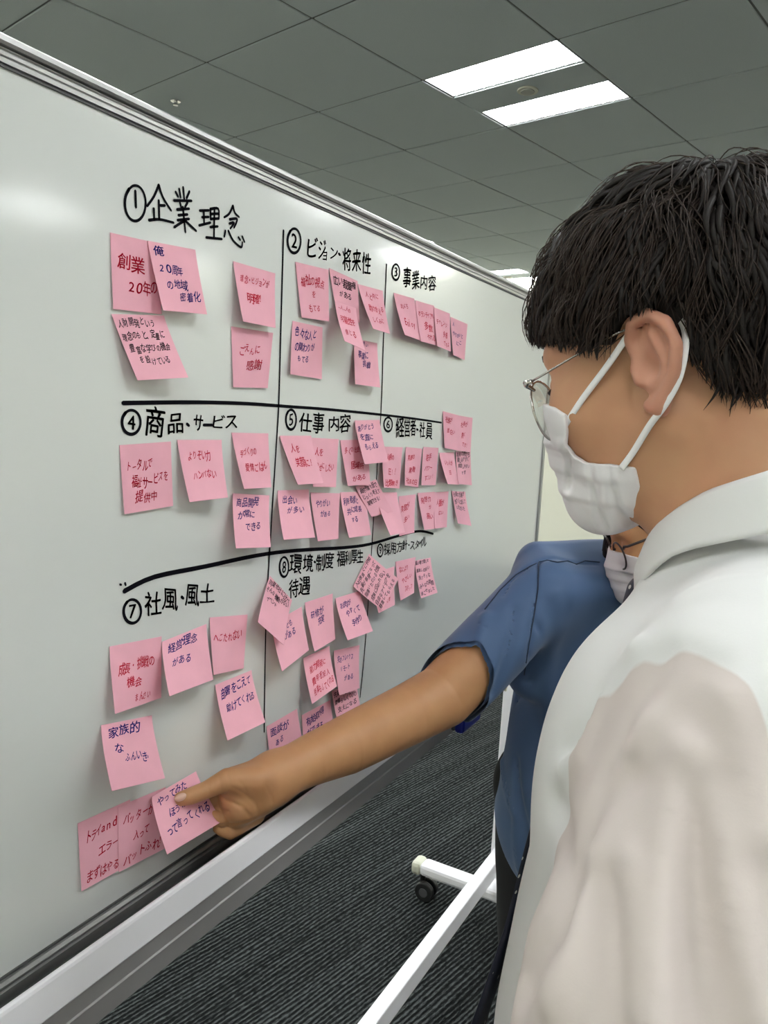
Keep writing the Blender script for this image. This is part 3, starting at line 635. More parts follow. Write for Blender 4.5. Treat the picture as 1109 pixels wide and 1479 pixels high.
class Loc:   # a local frame in millimetres
    def __init__(s, R, o, k=1.0): s.R = np.array(R, f32); s.o = np.array(o, f32); s.k = f32(k)
    def w(s, p): return Vector((s.R @ (np.array(p, f32) * f32(.001) * s.k) + s.o).tolist())
    def W(s, P): return (np.asarray(P) * .001 * s.k) @ s.R.T + s.o
    def l(s, P): return ((np.asarray(P) - s.o) @ s.R) * 1000 / s.k
    def fld(s, f): return lambda P: f((((P - s.o) @ s.R) * f32(1000) / s.k).astype(f32)) * f32(.001) * s.k
def vnoise(P, sc, seed=0):
    """cheap smooth noise from sines"""
    r = np.random.RandomState(seed); d = 0
    for _ in range(5):
        k = r.normal(size=3); k = k / np.linalg.norm(k) * sc * r.uniform(.6, 1.6); d = d + np.sin(P @ k.astype(f32) + r.uniform(0, 6.28))
    return d / 5

# materials of people
def skin(name, col, col2):
    m = mat(name, col, rough=.48, spec=.4, sss=.12, bump=(900, .12, .0004)); nt = m.node_tree; b = nt.nodes['Principled BSDF']
    tc = nt.nodes.new('ShaderNodeTexCoord'); n = nt.nodes.new('ShaderNodeTexNoise'); n.inputs['Scale'].default_value = 28; n.inputs['Detail'].default_value = 5
    nt.links.new(tc.outputs['Object'], n.inputs['Vector']); r = nt.nodes.new('ShaderNodeValToRGB')
    r.color_ramp.elements[0].position = .35; r.color_ramp.elements[1].position = .68; r.color_ramp.elements[0].color = (*col, 1); r.color_ramp.elements[1].color = (*col2, 1)
    nt.links.new(n.outputs['Fac'], r.inputs[0]); nt.links.new(r.outputs[0], b.inputs['Base Color']); return m
M_skin = skin('skin_man', (.50, .275, .155), (.47, .235, .135)); M_skin2 = skin('skin_arm', (.47, .245, .115), (.43, .215, .10))
M_palm = skin('skin_palm', (.47, .225, .14), (.42, .18, .115)); M_ear = skin('skin_ear', (.54, .27, .185), (.50, .23, .16))
M_hair = mat('black_hair', (.012, .009, .008), rough=.6, spec=.25); M_hair2 = mat('brown_hair', (.030, .019, .014), rough=.55, spec=.3)
M_mask = mat('white_mask', (.78, .76, .78), rough=.75, spec=.2, bump=(1500, .15, .0003)); M_loop = mat('ear_loop', (.84, .83, .84), rough=.7)
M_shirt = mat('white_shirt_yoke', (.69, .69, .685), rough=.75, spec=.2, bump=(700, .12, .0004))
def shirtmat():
    """double cloth over the body panels painted whiter as lit, single sheer sleeves tinted by skin and darkened as shade: the border is the armhole seam"""
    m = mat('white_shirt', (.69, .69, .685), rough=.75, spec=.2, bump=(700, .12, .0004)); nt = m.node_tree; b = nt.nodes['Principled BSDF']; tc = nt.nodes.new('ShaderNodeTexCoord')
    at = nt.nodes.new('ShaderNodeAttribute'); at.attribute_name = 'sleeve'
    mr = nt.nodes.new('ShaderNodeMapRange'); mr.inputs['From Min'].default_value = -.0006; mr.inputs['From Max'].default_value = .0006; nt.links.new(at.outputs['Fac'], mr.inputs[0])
    mx = nt.nodes.new('ShaderNodeMix'); mx.data_type = 'RGBA'; nt.links.new(mr.outputs[0], mx.inputs[0]); mx.inputs[6].default_value = (.69, .69, .685, 1); mx.inputs[7].default_value = (.59, .525, .50, 1)  # lit white for the body; sleeve colour mixes skin tint with painted shade
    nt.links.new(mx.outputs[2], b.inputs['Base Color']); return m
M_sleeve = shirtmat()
M_blues = mat('blue_shirt', (.068, .122, .24), rough=.62, spec=.3, sheen=.15, bump=(900, .1, .0003)); M_trous = mat('black_trousers', (.006, .006, .007), rough=.8)
M_metal = mat('glasses_metal', (.55, .53, .50), rough=.22, metal=1); M_shoe = mat('black_leather', (.01, .01, .01), rough=.3); M_nail = mat('nail', (.62, .40, .31), rough=.3)
M_eye = mat('eye', (.75, .73, .70), rough=.15); M_lash = mat('lash', (.01, .008, .008), rough=.6)
def glassmat():
    m = bpy.data.materials.new('lens_glass'); m.use_nodes = True; nt = m.node_tree; nt.nodes.remove(nt.nodes['Principled BSDF'])
    t = nt.nodes.new('ShaderNodeBsdfTransparent'); t.inputs[0].default_value = (.95, .96, .94, 1); g = nt.nodes.new('ShaderNodeBsdfGlossy'); g.inputs['Roughness'].default_value = .03
    fr = nt.nodes.new('ShaderNodeFresnel'); fr.inputs[0].default_value = 1.5; mx = nt.nodes.new('ShaderNodeMixShader')
    ml = nt.nodes.new('ShaderNodeMath'); ml.operation = 'MULTIPLY'; ml.inputs[1].default_value = .3; nt.links.new(fr.outputs[0], ml.inputs[0]); nt.links.new(ml.outputs[0], mx.inputs[0]); nt.links.new(t.outputs[0], mx.inputs[1]); nt.links.new(g.outputs[0], mx.inputs[2]); nt.links.new(mx.outputs[0], nt.nodes['Material Output'].inputs[0]); return m
M_glass = glassmat()
def tiemat():
    m = mat('navy_tie', (.012, .014, .028), rough=.55); nt = m.node_tree; b = nt.nodes['Principled BSDF']
    tc = nt.nodes.new('ShaderNodeTexCoord'); v = nt.nodes.new('ShaderNodeTexVoronoi'); v.inputs['Scale'].default_value = 62; v.inputs['Randomness'].default_value = .15
    nt.links.new(tc.outputs['Object'], v.inputs['Vector']); r = nt.nodes.new('ShaderNodeValToRGB'); r.color_ramp.interpolation = 'CONSTANT'
    r.color_ramp.elements[0].color = (.55, .55, .52, 1); r.color_ramp.elements[1].position = .115; r.color_ramp.elements[1].color = (.012, .014, .03, 1)
    nt.links.new(v.outputs['Distance'], r.inputs[0]); nt.links.new(r.outputs[0], b.inputs['Base Color']); return m
M_tie = tiemat()

# ------------------------------------------------------------------ a head, local millimetres: x to the face, y to its left, z up, origin between the ears
def mir(f):
    return lambda P: f(np.stack([P[:, 0], np.abs(P[:, 1]), P[:, 2]], 1))
def head_field(neck=True):
    parts = [el((-8, 0, 44), (98, 76, 84)), (el((44, 0, 8), (56, 62, 72)), 20), (el((42, 0, -40), (50, 57, 60)), 25),
             (mir(rc((0, 56, -38), (74, 16, -92), 15, 15)), 28), (el((76, 0, -88), (20, 24, 18)), 18), (mir(el((62, 36, -18), (30, 30, 32))), 22),
             (el((80, 0, 28), (17, 50, 15)), 18), (rc((92, 0, 14), (106, 0, -26), 6, 10), 8), (mir(el((101, 10, -32), (10, 8, 8))), 6), (el((92, 0, -58), (9, 22, 11)), 10),
             (rc((-18, 0, -20), (-42, 0, -190), 56, 60), 30), (rc((18, 0, -40), (-18, 0, -170), 40, 46), 30)]
    if not neck: parts = parts[:-2] + [(rc((-18, 0, -20), (-26, 0, -70), 52, 48), 30)]
    f = union(parts, 15)
    f = sub(f, [mir(el((104, 33, 6), (18, 19, 13)))], 12)
    f = union([f, (mir(el((81, 32, 5), (13, 15, 12))), 3), (mir(rc((93, 22, 2), (82, 46, 3), 2.2, 2.2)), 2)], 3)
    e = union([el((-9, 80, 2), (17, 4.5, 27), RZ(-20)), (chain([(6, 75, 8), (8, 78, 20), (2, 83, 30), (-10, 87, 33), (-22, 90, 24), (-27, 91, 8), (-23, 89, -8), (-14, 84, -20), (-6, 79, -29), (2, 75, -26)],
               [4, 4, 4.4, 4.6, 4.8, 4.6, 4.2, 5, 7, 5]), 4), (chain([(-10, 85, 22), (-15, 86, 6), (-12, 84, -8), (-5, 80, -14)], [3, 3.6, 3.4, 3]), 3), (rc((7, 75, 0), (5, 77, -8), 5, 5), 4)], 4)
    e = sub(e, [(el((-4, 87, -1), (9, 9, 11)), 4), (chain([(2, 87, 18), (-10, 92, 25), (-20, 94, 12)], [4.5, 4, 3.5]), 3)], 4)
    return union([f, (mir(e), 5)], 5)
def RZ(deg):
    a = math.radians(deg); return np.array([[math.cos(a), -math.sin(a), 0], [math.sin(a), math.cos(a), 0], [0, 0, 1]], f32)
def above_hairline(P):
    """signed mm above the hairline"""
    x, y, z = P[:, 0], np.abs(P[:, 1]), P[:, 2]
    front = 62 - .25 * y * (y > 30)
    line = np.interp(x, [-130, -95, -70, -45, -30, -8, 8, 22, 40, 60, 80, 120], [-90, -86, -66, -34, 0, 36, 36, 20, 26, 36, 46, 54])
    return z - line
def hair_locks(L, n, r0, seed, crown=(-42, 10, 128), base=(98, 77, 86), cz=44, lenr=(45, 75), lift=20, seg=5, steps=10, gravity=.5, wild=.25, per=4, wave=.45):
    """clusters of locks that follow the scalp away from the crown, wave and meet in a point"""
    r = np.random.RandomState(seed); mb = MB(); k = 0
    crown = np.array(crown, float); B = np.array(base, float); Cc = np.array([-8, 0, cz], float)
    while k < n:
        d = r.normal(size=3); d /= np.linalg.norm(d); root = Cc + B * d
        if above_hairline(root[None].astype(f32))[0] < 0: continue
        Ln0 = r.uniform(*lenr); tw = r.uniform(-1, 1); ph = r.uniform(0, 6.28); h1_ = r.uniform(.45, 1.0) * lift; fr = r.uniform(4, 7)
        for c_ in range(per):
            k += 1; p = root + r.normal(size=3) * 4; q = (p - Cc) / B; p = Cc + B * q / np.linalg.norm(q)
            pts = []; Ln = Ln0 * r.uniform(.8, 1.15); h0 = r.uniform(1, 7); h1 = h1_ * r.uniform(.8, 1.15); spread = r.normal(size=3) * 2.6
            for s in range(steps):
                t = s / (steps - 1); nrm = (p - Cc) / (B * B); nrm /= np.linalg.norm(nrm)
                off = h0 + (h1 - h0) * math.sin(min(t * 1.2, 1) * math.pi * .66)
                pts.append(p + nrm * off + spread * (1 - t) * .8)
                fl_ = p - crown; fl_ /= np.linalg.norm(fl_) + 1e-6; fl_ = fl_ + np.array([0, 0, -gravity * t]) + np.cross(nrm, fl_) * (wild * tw + wave * math.sin(ph + fr * t))
                tg = fl_ - nrm * (fl_ @ nrm); tg /= np.linalg.norm(tg) + 1e-6
                p = p + tg * Ln / steps; q = (p - Cc) / B; p = Cc + B * q / np.linalg.norm(q)
            pts = [q for q in pts if above_hairline(q[None].astype(f32))[0] > (-12 if q[0] > -50 else -20) and not (abs(q[1]) > 76 and -32 < q[0] < 16 and q[2] < 30)]
            if len(pts) < 4: continue
            m_ = len(pts); rr = [r0 * (0.35 + .65 * math.sin(math.pi * min(.15 + i / (m_ - 1) * .7, 1))) * (1 - (i / (m_ - 1)) ** 3 * .9) * .001 for i in range(m_)]
            mb.tube([L.w(q) for q in pts], rr, seg=seg)
    return mb
# ---- the man in white
def frame(yaw, pitch, roll):
    y, p, r = map(math.radians, (yaw, pitch, roll)); return np.array(Matrix.Rotation(y, 3, 'Z') @ Matrix.Rotation(-p, 3, 'Y') @ Matrix.Rotation(r, 3, 'X'))
EARW = np.array([0.5529, 0.6316, 1.5422]) + np.array([-0.1135246, -0.9915429, -0.0628871]) * .078
RM = frame(169, -14, -3.6)
LM_ = Loc(RM, EARW - RM @ np.array([0, .078, 0]))
man = empty('person', (.60, .63, 0), 0, 'person in a white dress shirt, white mask and metal glasses with thick short black hair', 'person')
MO = np.array([.60, .63, 0])
def under(o, off): o.data.transform(Matrix.Translation(-Vector(off))); return o
hf = LM_.fld(head_field())
HB = [LM_.w(p) for p in ((-125, -110, -180), (130, 110, 140), (-125, 110, 140), (130, -110, -180), (-125, 110, -180), (130, 110, -180), (-125, -110, 140), (130, -110, 140))]
hlo = [min(p[i] for p in HB) for i in range(3)]; hhi = [max(p[i] for p in HB) for i in range(3)]
headVF = nets(hf, hlo, hhi, .0022, smooth=1)
def hmid(C):
    l = LM_.l(C); return ((np.abs(l[:, 1]) > 74) & (l[:, 0] < 14) & (l[:, 0] > -36) & (l[:, 2] > -38) & (l[:, 2] < 42)).astype(int)
def hand_field(w, d, n, s, sc=1.0, curl=.5, spread=.12):
    """relaxed hand: w wrist, d towards the fingertips, n out of the palm, s towards the thumb"""
    w, d, n, s = [Vector(v) for v in (w, d, n, s)]; d.normalize(); n = (n - d * n.dot(d)).normalized(); s = (s - d * s.dot(d) - n * s.dot(n)).normalized()
    fs = []; q = lambda a, b, c: w + (d * a + s * b + n * c) * sc
    for k, (off, ln, r) in enumerate(((.030, .078, .0090), (.010, .086, .0092), (-.010, .080, .0088), (-.029, .063, .0080))):
        b = q(.090 - .004 * abs(k - 1), off, 0); a = curl * .6; dr = (d * math.cos(a) + n * math.sin(a) + s * off * spread * 10); P = [b]
        for j, f_ in enumerate((.46, .30, .24)):
            P.append(P[-1] + dr.normalized() * ln * f_ * sc); a += curl; dr = d * math.cos(a) + n * math.sin(a) + s * off * spread * 10
        fs.append(chain([q(.045, off * .7, -.002)] + P, [r * 1.25 * sc, r * 1.1 * sc, r * sc, r * .92 * sc, r * .8 * sc]))
    th = chain([q(.015, .018, .004), q(.052, .042, .012), q(.080, .052, .020), q(.104, .054, .026)], [.015 * sc, .0125 * sc, .0105 * sc, .009 * sc])
    palm = [rc(w, q(.07, .022, 0), .024 * sc, .015 * sc), rc(w, q(.07, -.022, 0), .022 * sc, .014 * sc), rc(q(.02, 0, 0), q(.075, 0, 0), .022 * sc, .017 * sc)]
    f = union(palm, .018 * sc); g = fs[0]
    def F(P):
        d0 = f(P)
        for g in fs: d0 = smin(d0, g(P), .006 * sc)
        return smin(d0, th(P), .012 * sc)
    return F
# body under the clothes: chest, both arms with hands, legs
Lsh, Lel, Lwr = (.640, .470, 1.325), (.602, .385, 1.06), (.475, .430, .86)
Rsh, Rel, Rwr = (.640, .790, 1.325), (.655, .868, 1.06), (.590, .850, .83)
core = union([rc((.625, .63, 1.44), (.635, .63, 1.30), .055, .07), el((.625, .63, 1.16), (.105, .16, .24)), el((.62, .63, .98), (.11, .15, .18)),
              chain([(.640, .52, 1.34), Lsh, Lel, Lwr], [.045, .055, .042, .026]), chain([(.640, .74, 1.34), Rsh, Rel, Rwr], [.045, .055, .042, .026]),
              chain([(.64, .55, .92), (.615, .54, .50), (.665, .54, .10)], [.085, .055, .035]), chain([(.64, .71, .92), (.63, .72, .50), (.675, .73, .10)], [.085, .055, .035]),
              hand_field(Lwr, (-.35, .25, -1), (.2, 1, .2), (-1, .1, .3)), hand_field(Rwr, (-.15, 0, -1), (.1, -1, 0), (-1, 0, 0))], .03)
lowVF = nets(core, (.32, .28, .04), (.80, .98, 1.43), .0075)
handL = nets(union([hand_field(Lwr, (-.35, .25, -1), (.2, 1, .2), (-1, .1, .3)), rc(Lwr, (.52, .415, .93), .026, .032)], .01), (.34, .36, .62), (.56, .54, .96), .003)
handR = nets(union([hand_field(Rwr, (-.15, 0, -1), (.1, -1, 0), (-1, 0, 0)), rc(Rwr, (.61, .855, .90), .026, .032)], .01), (.46, .74, .58), (.66, .92, .93), .003)
body = npmesh('body', [headVF, lowVF, handL, handR], [M_skin, M_ear], man, hmid); under(body, MO)
# eyelashes and brows
mb = MB()
for s in (-1, 1):
    mb.tube([LM_.w(p) for p in ((96, s * 22, 4), (97.5, s * 31, 1.5), (93, s * 41, 2), (86, s * 48, 4))], [.0005, .001, .0012, .0004], seg=6)
    mb.tube([LM_.w(p) for p in ((99, s * 14, 26), (99, s * 26, 30), (92, s * 40, 30), (80, s * 54, 24))], [.0012, .0026, .0024, .0006], seg=6)
under(mb.build('eyebrows_and_lashes', M_lash, man, True), MO)
# hair: a solid under-layer, then locks and fine strands
def hairbase(P):
    d = union([el((-8, 0, 46), (103, 82, 94)), el((30, 0, 74), (72, 68, 66))], 20)(P); ln = -above_hairline(P)
    d = smax(d, ln * .8, 10); d = smax(d, -(el((-8, 0, 44), (92, 70, 78))(P)), 2)
    return d
hb = npmesh('hair', [nets(LM_.fld(lambda P: hairbase(P) + 1.8 * vnoise(P, .16, 3)), hlo, hhi, .0035)], [M_hair], man); under(hb, MO)
def pull(L, n, seed, reg, r0, lenr, m, nm, lift=20, droop=1.0, seg=4):
    """locks that hang over the edge of the hair: fringe, temples, nape"""
    r = np.random.RandomState(seed); mb = MB()
    for _ in range(n):
        a = r.uniform(*reg[0]); z0 = r.uniform(*reg[1]); B = np.array([100, 79, 88.]); 
        c = math.sqrt(max(0, 1 - ((z0 - 44) / B[2]) ** 2)); p = np.array([-8 + B[0] * c * math.cos(a), B[1] * c * math.sin(a), z0])
        Ln = r.uniform(*lenr); pts = []; cur = r.uniform(-.5, .5); out = r.uniform(.1, .4); nrm0 = np.array([math.cos(a), math.sin(a), 0])
        for i in range(8):
            t = i / 7; pts.append(p + nrm0 * (4 + lift * .45 * math.sin(t * 2.2)))
            sd = np.array([-math.sin(a), math.cos(a), 0]); st = np.array([0, 0, -droop]) + nrm0 * (out * (1 - 2.2 * t)) + sd * (cur + .25 * math.sin(4 * t + cur * 9)) * (.6 + t)
            p = p + st / np.linalg.norm(st) * Ln / 8
        mb.tube([L.w(q) for q in pts], [r0 * .001 * (.5 + .5 * math.sin(math.pi * min(.9, .2 + i / 9))) * (1 - (i / 7) ** 2 * .9) for i in range(8)], seg=seg)
    return mb
lk = hair_locks(LM_, 2000, 2.6, 5, lift=18, lenr=(38, 74), base=(100, 78, 88), cz=46, wild=.4, per=5); o = lk.build('hair_locks', M_hair, man, True); under(o, MO)
lk = hair_locks(LM_, 5200, .55, 6, lift=23, lenr=(45, 84), seg=3, wild=.6, base=(100, 78, 88), cz=46, per=8); o = lk.build('hair_strands', M_hair2, man, True); under(o, MO)
M1 = pull(LM_, 150, 11, ((-.8, .8), (80, 104)), 2.8, (22, 46), None, '', lift=26); o = M1.build('fringe', M_hair, man, True); under(o, MO)
M1 = pull(LM_, 200, 15, ((-1.2, 1.2), (74, 108)), .7, (24, 52), None, '', lift=30); o = M1.build('fringe_strands', M_hair2, man, True); under(o, MO)
M1 = pull(LM_, 110, 12, ((2.0, 4.28), (-48, -4)), 2.0, (18, 40), None, '', lift=3); o = M1.build('nape_hair', M_hair, man, True); under(o, MO)

# mask
MASKP = [(67, -20), (78, -12), (96, -6), (140, -2), (150, -150), (60, -150), (33, -120), (28, -92), (25, -67), (41, -62), (63, -58), (73, -50), (75, -42), (70, -32)]
def poly_sd(X, Z, poly):
    n = len(poly); d = np.full(X.shape, 1e9); ins = np.zeros(X.shape, bool)
    for i in range(n):
        a = np.array(poly[i]); b = np.array(poly[(i + 1) % n]); e = b - a; wx, wz = X - a[0], Z - a[1]
        t = np.clip((wx * e[0] + wz * e[1]) / (e @ e), 0, 1); d = np.minimum(d, (wx - e[0] * t) ** 2 + (wz - e[1] * t) ** 2)
        cnd = ((a[1] > Z) != (b[1] > Z)) & (X < (b[0] - a[0]) * (Z - a[1]) / ((b[1] - a[1]) if b[1] != a[1] else 1e-9) + a[0]); ins ^= cnd
    return np.sqrt(d) * np.where(ins, -1, 1)
faceM = union([el((44, 0, 8), (56, 62, 72)), (el((42, 0, -40), (50, 57, 60)), 20), (mir(rc((0, 56, -38), (74, 16, -92), 15, 15)), 28), (el((76, 0, -84), (22, 26, 20)), 25), (mir(el((62, 36, -18), (30, 30, 32))), 22), (rc((90, 0, -10), (94, 0, -40), 8, 15), 28), (rc((94, 0, -40), (82, 0, -88), 15, 18), 25)], 20)
def maskf(P):
    d = faceM(P) - 3.6; z = P[:, 2] + .25 * (100 - P[:, 0]); y = np.abs(P[:, 1])
    w_ = np.clip((P[:, 0] - 20) / 40, 0, 1)
    for zz in (-44, -64, -84): d = d - w_ * 2.0 * np.clip(1 - np.abs(z - zz - 5) / 10, 0, 1) * (z > zz - 5) + .9 * w_ * np.exp(-((z - zz) / 1.6) ** 2)
    for a, b in (((60, -60), (70, -110)), ((45, -64), (52, -112)), ((76, -46), (92, -75))):
        q = np.stack([P[:, 0], P[:, 2]], 1); aa, bb = np.array(a), np.array(b); e = bb - aa; t = np.clip(((q - aa) @ e) / (e @ e), 0, 1); dd = np.linalg.norm(q - aa - t[:, None] * e, axis=1)
        d = d + (1.8 * np.exp(-(dd / 3.2) ** 2) - 1.4 * np.exp(-((dd - 6) / 4) ** 2)) * (y > 15)
    d = np.maximum(d - .9, -(d + 4.5))
    return smax(d, poly_sd(P[:, 0], P[:, 2], MASKP), .6).astype(f32)
mk = npmesh('face_mask', [nets(LM_.fld(maskf), hlo, hhi, .0011, smooth=3)], [M_mask], man); under(mk, MO)
mk['label'] = 'white pleated disposable face mask'
def band(L, pts, w_, th, name, m, parent, sub=6):
    """flat elastic band through local points; w_ width"""
    Q = [np.array(p, float) for p in pts]; R = []
    for i in range(len(Q) - 1):
        a, b, c, d = Q[max(i - 1, 0)], Q[i], Q[i + 1], Q[min(i + 2, len(Q) - 1)]
        for k in range(sub):
            t = k / sub; R.append(.5 * ((2 * b) + (c - a) * t + (2 * a - 5 * b + 4 * c - d) * t * t + (3 * b - a - 3 * c + d) * t ** 3))
    R.append(Q[-1]); V, F = [], []; n = len(R)
    for i in range(n):
        t = R[min(i + 1, n - 1)] - R[max(i - 1, 0)]; t /= np.linalg.norm(t); up = np.array([0, 1 if R[i][1] > 0 else -1, 0.]); up = up - t * (up @ t); up /= np.linalg.norm(up); s = np.cross(t, up)
        for (a, b) in ((1, 1), (1, -1), (-1, -1), (-1, 1)): V.append(L.w(R[i] + s * a * w_ / 2 + up * b * th / 2))
    for i in range(n - 1):
        for j in range(4): F.append([4 * i + j, 4 * i + (j + 1) % 4, 4 * i + 4 + (j + 1) % 4, 4 * i + 4 + j])
    F += [[3, 2, 1, 0], [4 * n - 4, 4 * n - 3, 4 * n - 2, 4 * n - 1]]
    return mesh(name, V, F, m, parent, True)
for s in (1, -1):
    o = band(LM_, [(71, s * 66, -27), (52, s * 70.5, -11), (28, s * 75, 7), (8, s * 80, 23), (-2, s * 80, 33), (-12, s * 78, 36)], 4.6, 1.0, 'ear_loop', M_loop, man); under(o, MO)
    o = band(LM_, [(34, s * 66, -66), (22, s * 69, -56), (4, s * 78, -40), (-13, s * 86, -27), (-25, s * 88, -12), (-31, s * 85, 8), (-29, s * 79, 22), (-20, s * 76, 33), (-12, s * 78, 36)], 4.6, 1.0, 'ear_loop', M_loop, man); under(o, MO)
# glasses
gl = bpy.data.objects.new('glasses', None); COL.objects.link(gl); gl.parent = man; gl.empty_display_size = .02
def lens_pt(s, a, k=1.0):
    cx_, cz_ = 34.5, -11; ca, sa = math.cos(a), math.sin(a); r = 26 * k
    return (104 - abs(cx_ + ca * r) ** 2 * .0012 - .10 * (-(cz_ + sa * r)) , s * (cx_ + ca * r), cz_ + sa * r * .95)
for s in (1, -1):
    mb = MB(); mb.tube([LM_.w(lens_pt(s, a * 2 * math.pi / 40)) for a in range(41)], .0010, seg=8, cap=False); under(mb.build('rim', M_metal, gl, True), MO)
    V = [LM_.w(np.array(lens_pt(s, 0, 0)) + np.array([d, 0, 0])) for d in (-.6, .6)]; F = []
    for d in (-.6, .6):
        for a in range(40): V.append(LM_.w(np.array(lens_pt(s, a * 2 * math.pi / 40, .97)) + np.array([d, 0, 0])))
    for a in range(40): F += [[0, 2 + a, 2 + (a + 1) % 40], [1, 42 + (a + 1) % 40, 42 + a], [2 + a, 42 + a, 42 + (a + 1) % 40, 2 + (a + 1) % 40]]
    under(mesh('lens', V, F, M_glass, gl, True), MO)
    mb = MB(); mb.tube([LM_.w(p) for p in ((98, s * 54, 5), (101, s * 60, 10), (99, s * 64, 11), (93, s * 65, 11))], [.0012, .0024, .0028, .0018], seg=8)
    mb.tube([LM_.w(p) for p in ((95, s * 65, 11), (80, s * 68, 14), (55, s * 71, 20), (20, s * 76, 27), (-2, s * 80, 29), (-18, s * 81, 20), (-28, s * 80, 2))], .0009, seg=8); under(mb.build('temple', M_metal, gl, True), MO)
    mb = MB(); mb.tube([LM_.w(p) for p in ((101, s * 12, -10), (97, s * 11, -14), (95, s * 11, -16))], [.0006, .0018, .0028], seg=6); under(mb.build('nose_pad', M_metal, gl, True), MO)
mb = MB(); mb.tube([LM_.w(p) for p in ((101, -11, -4), (103, -5, 0), (103.5, 0, 1), (103, 5, 0), (101, 11, -4))], .0010, seg=8); under(mb.build('bridge', M_metal, gl, True), MO)

# shirt
def shirt_base(P):
    body_ = union([el((.615, .63, 1.17), (.131, .187, .205)), (el((.602, .63, .96), (.140, .178, .19)), .10), (rc((.648, .57, 1.366), (.645, .50, 1.343), .052, .066), .05), (rc((.648, .69, 1.366), (.645, .76, 1.343), .052, .066), .05), (rc((.622, .63, 1.378), (.635, .63, 1.33), .078, .085), .04), (el((.562, .555, 1.26), (.060, .08, .10)), .05), (el((.562, .705, 1.26), (.060, .08, .10)), .05)], .06)(P)
    slL = chain([(.645, .500, 1.340), (.640, .470, 1.320), (.622, .410, 1.20), (.605, .388, 1.06), (.530, .408, .95), (.484, .428, .872)], [.066, .073, .082, .076, .052, .038])(P)
    slR = chain([(.645, .760, 1.340), (.640, .790, 1.320), (.650, .845, 1.20), (.655, .868, 1.06), (.625, .860, .95), (.596, .852, .855)], [.066, .073, .075, .070, .052, .038])(P)
    return body_, slL, slR
SEAMN, SEAMP = Vector((-.58, -.82, .08)), Vector((.607, .432, 1.378))
def seam_sd(P): return halfspace(SEAMP, SEAMN)(P)
FOLDS = []
def shirtf(P):
    b, l, r = shirt_base(P)
    # the armhole seam: the body panel lies a little over the sleeve
    s = seam_sd(P); l2 = np.where(s > 0, l, l - .0016)
    d = smin(smin(b, l, .05), r, .05)
    on = (P[:, 1] < .60) * np.clip((P[:, 2] - 1.30) / .03, 0, 1)
    d = d + .0012 * np.clip(s / .003, -1, 1) * on + .0014 * np.exp(-((s) / .0018) ** 2) * on
    for pts, A, sg in FOLDS: d = d - A * np.exp(-(polydist(P, pts) / sg) ** 2)
    d = d + .0022 * vnoise(P, 26, 1) * np.clip((1.36 - P[:, 2]) / .1, 0, 1) + .0010 * vnoise(P, 60, 2)
    inner = d + .011 + .2 * np.clip((1.37 - P[:, 2]) / .01, 0, 1) * np.clip((P[:, 2] - 1.02) / .01, 0, 1)
    op = np.minimum(np.minimum(halfspace((.484, .428, .868), (-.5, .25, -1))(P) * -1, halfspace((.596, .852, .852), (-.2, 0, -1))(P) * -1), P[:, 2] - .90 + 0 * s)
    d = np.where(P[:, 2] < .89, np.maximum(d, -np.where(np.abs(P[:, 1] - .63) > .2, 1, -1) * 1e-3 + (.89 - P[:, 2]) * (np.abs(P[:, 1] - .63) < .2)), d)
    cutL = halfspace((.484, .428, .872), (-.52, .27, -1))(P); cutR = halfspace((.596, .852, .857), (-.25, 0, -1))(P)
    d = np.where((P[:, 1] < .5) & (P[:, 0] < .6) & (P[:, 2] < 1.0) & (cutL > -.05) & (l < b), np.maximum(d, cutL), d); d = np.where((P[:, 1] > .78) & (P[:, 2] < 1.0) & (r < b), np.maximum(d, cutR), d)
    d = np.maximum(d, -inner)
    top = el((.628, .63, 1.475), (.072, .066, .060))(P)
    return np.maximum(d, -top).astype(f32)

SB = lambda P: (lambda t: smin(smin(t[0], t[1], .05), t[2], .05))(shirt_base(P))
for px, A, sg in (
    ([(985, 1080), (970, 1190), (956, 1290), (950, 1380), (948, 1479)], .0060, .0085),
    ([(1010, 1100), (1040, 1215), (1065, 1340), (1085, 1415), (1100, 1479)], .0050, .0080),
    ([(1000, 1130), (1000, 1250), (1010, 1400), (1020, 1479)], -.0050, .012),
    ([(905, 1120), (870, 1160), (845, 1205), (822, 1270), (795, 1340), (755, 1420)], -.0070, .011),
    ([(930, 1040), (890, 1120), (860, 1190), (850, 1260), (835, 1340), (800, 1440)], .0045, .012),
    ([(920, 935), (880, 985), (860, 1030), (842, 1090), (815, 1110)], .0040, .008),
    ([(900, 960), (868, 1000), (845, 1055), (815, 1085)], -.0040, .007),
    ([(950, 945), (930, 1000), (905, 1060), (870, 1120)], -.0030, .009),
    ([(800, 1160), (815, 1220), (812, 1290), (800, 1350)], -.0040, .010),
    ([(1060, 1010), (1080, 1100), (1100, 1200)], .0040, .012),
    ([(870, 1280), (880, 1380), (890, 1479)], -.0045, .014),
    ([(905, 1250), (915, 1360), (918, 1479)], .0035, .010),
    ([(985, 860), (1030, 840), (1100, 830)], .0015, .004)):
    pts = [trace(SB, *q) for q in px]; pts = [p for p in pts if p is not None]
    if len(pts) > 1: FOLDS.append((pts, A * 1.9, sg))
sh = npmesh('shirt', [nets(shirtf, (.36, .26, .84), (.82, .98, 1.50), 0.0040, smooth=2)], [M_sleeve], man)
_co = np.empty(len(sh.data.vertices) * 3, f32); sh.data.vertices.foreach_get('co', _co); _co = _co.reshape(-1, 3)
_b, _l, _r = shirt_base(_co); _w = np.clip((1.335 - _co[:, 2]) / .05, 0, 1); _y = np.minimum(_co[:, 1], 1.26 - _co[:, 1]); _s = seam_sd(np.stack([_co[:, 0], _y, _co[:, 2]], 1))
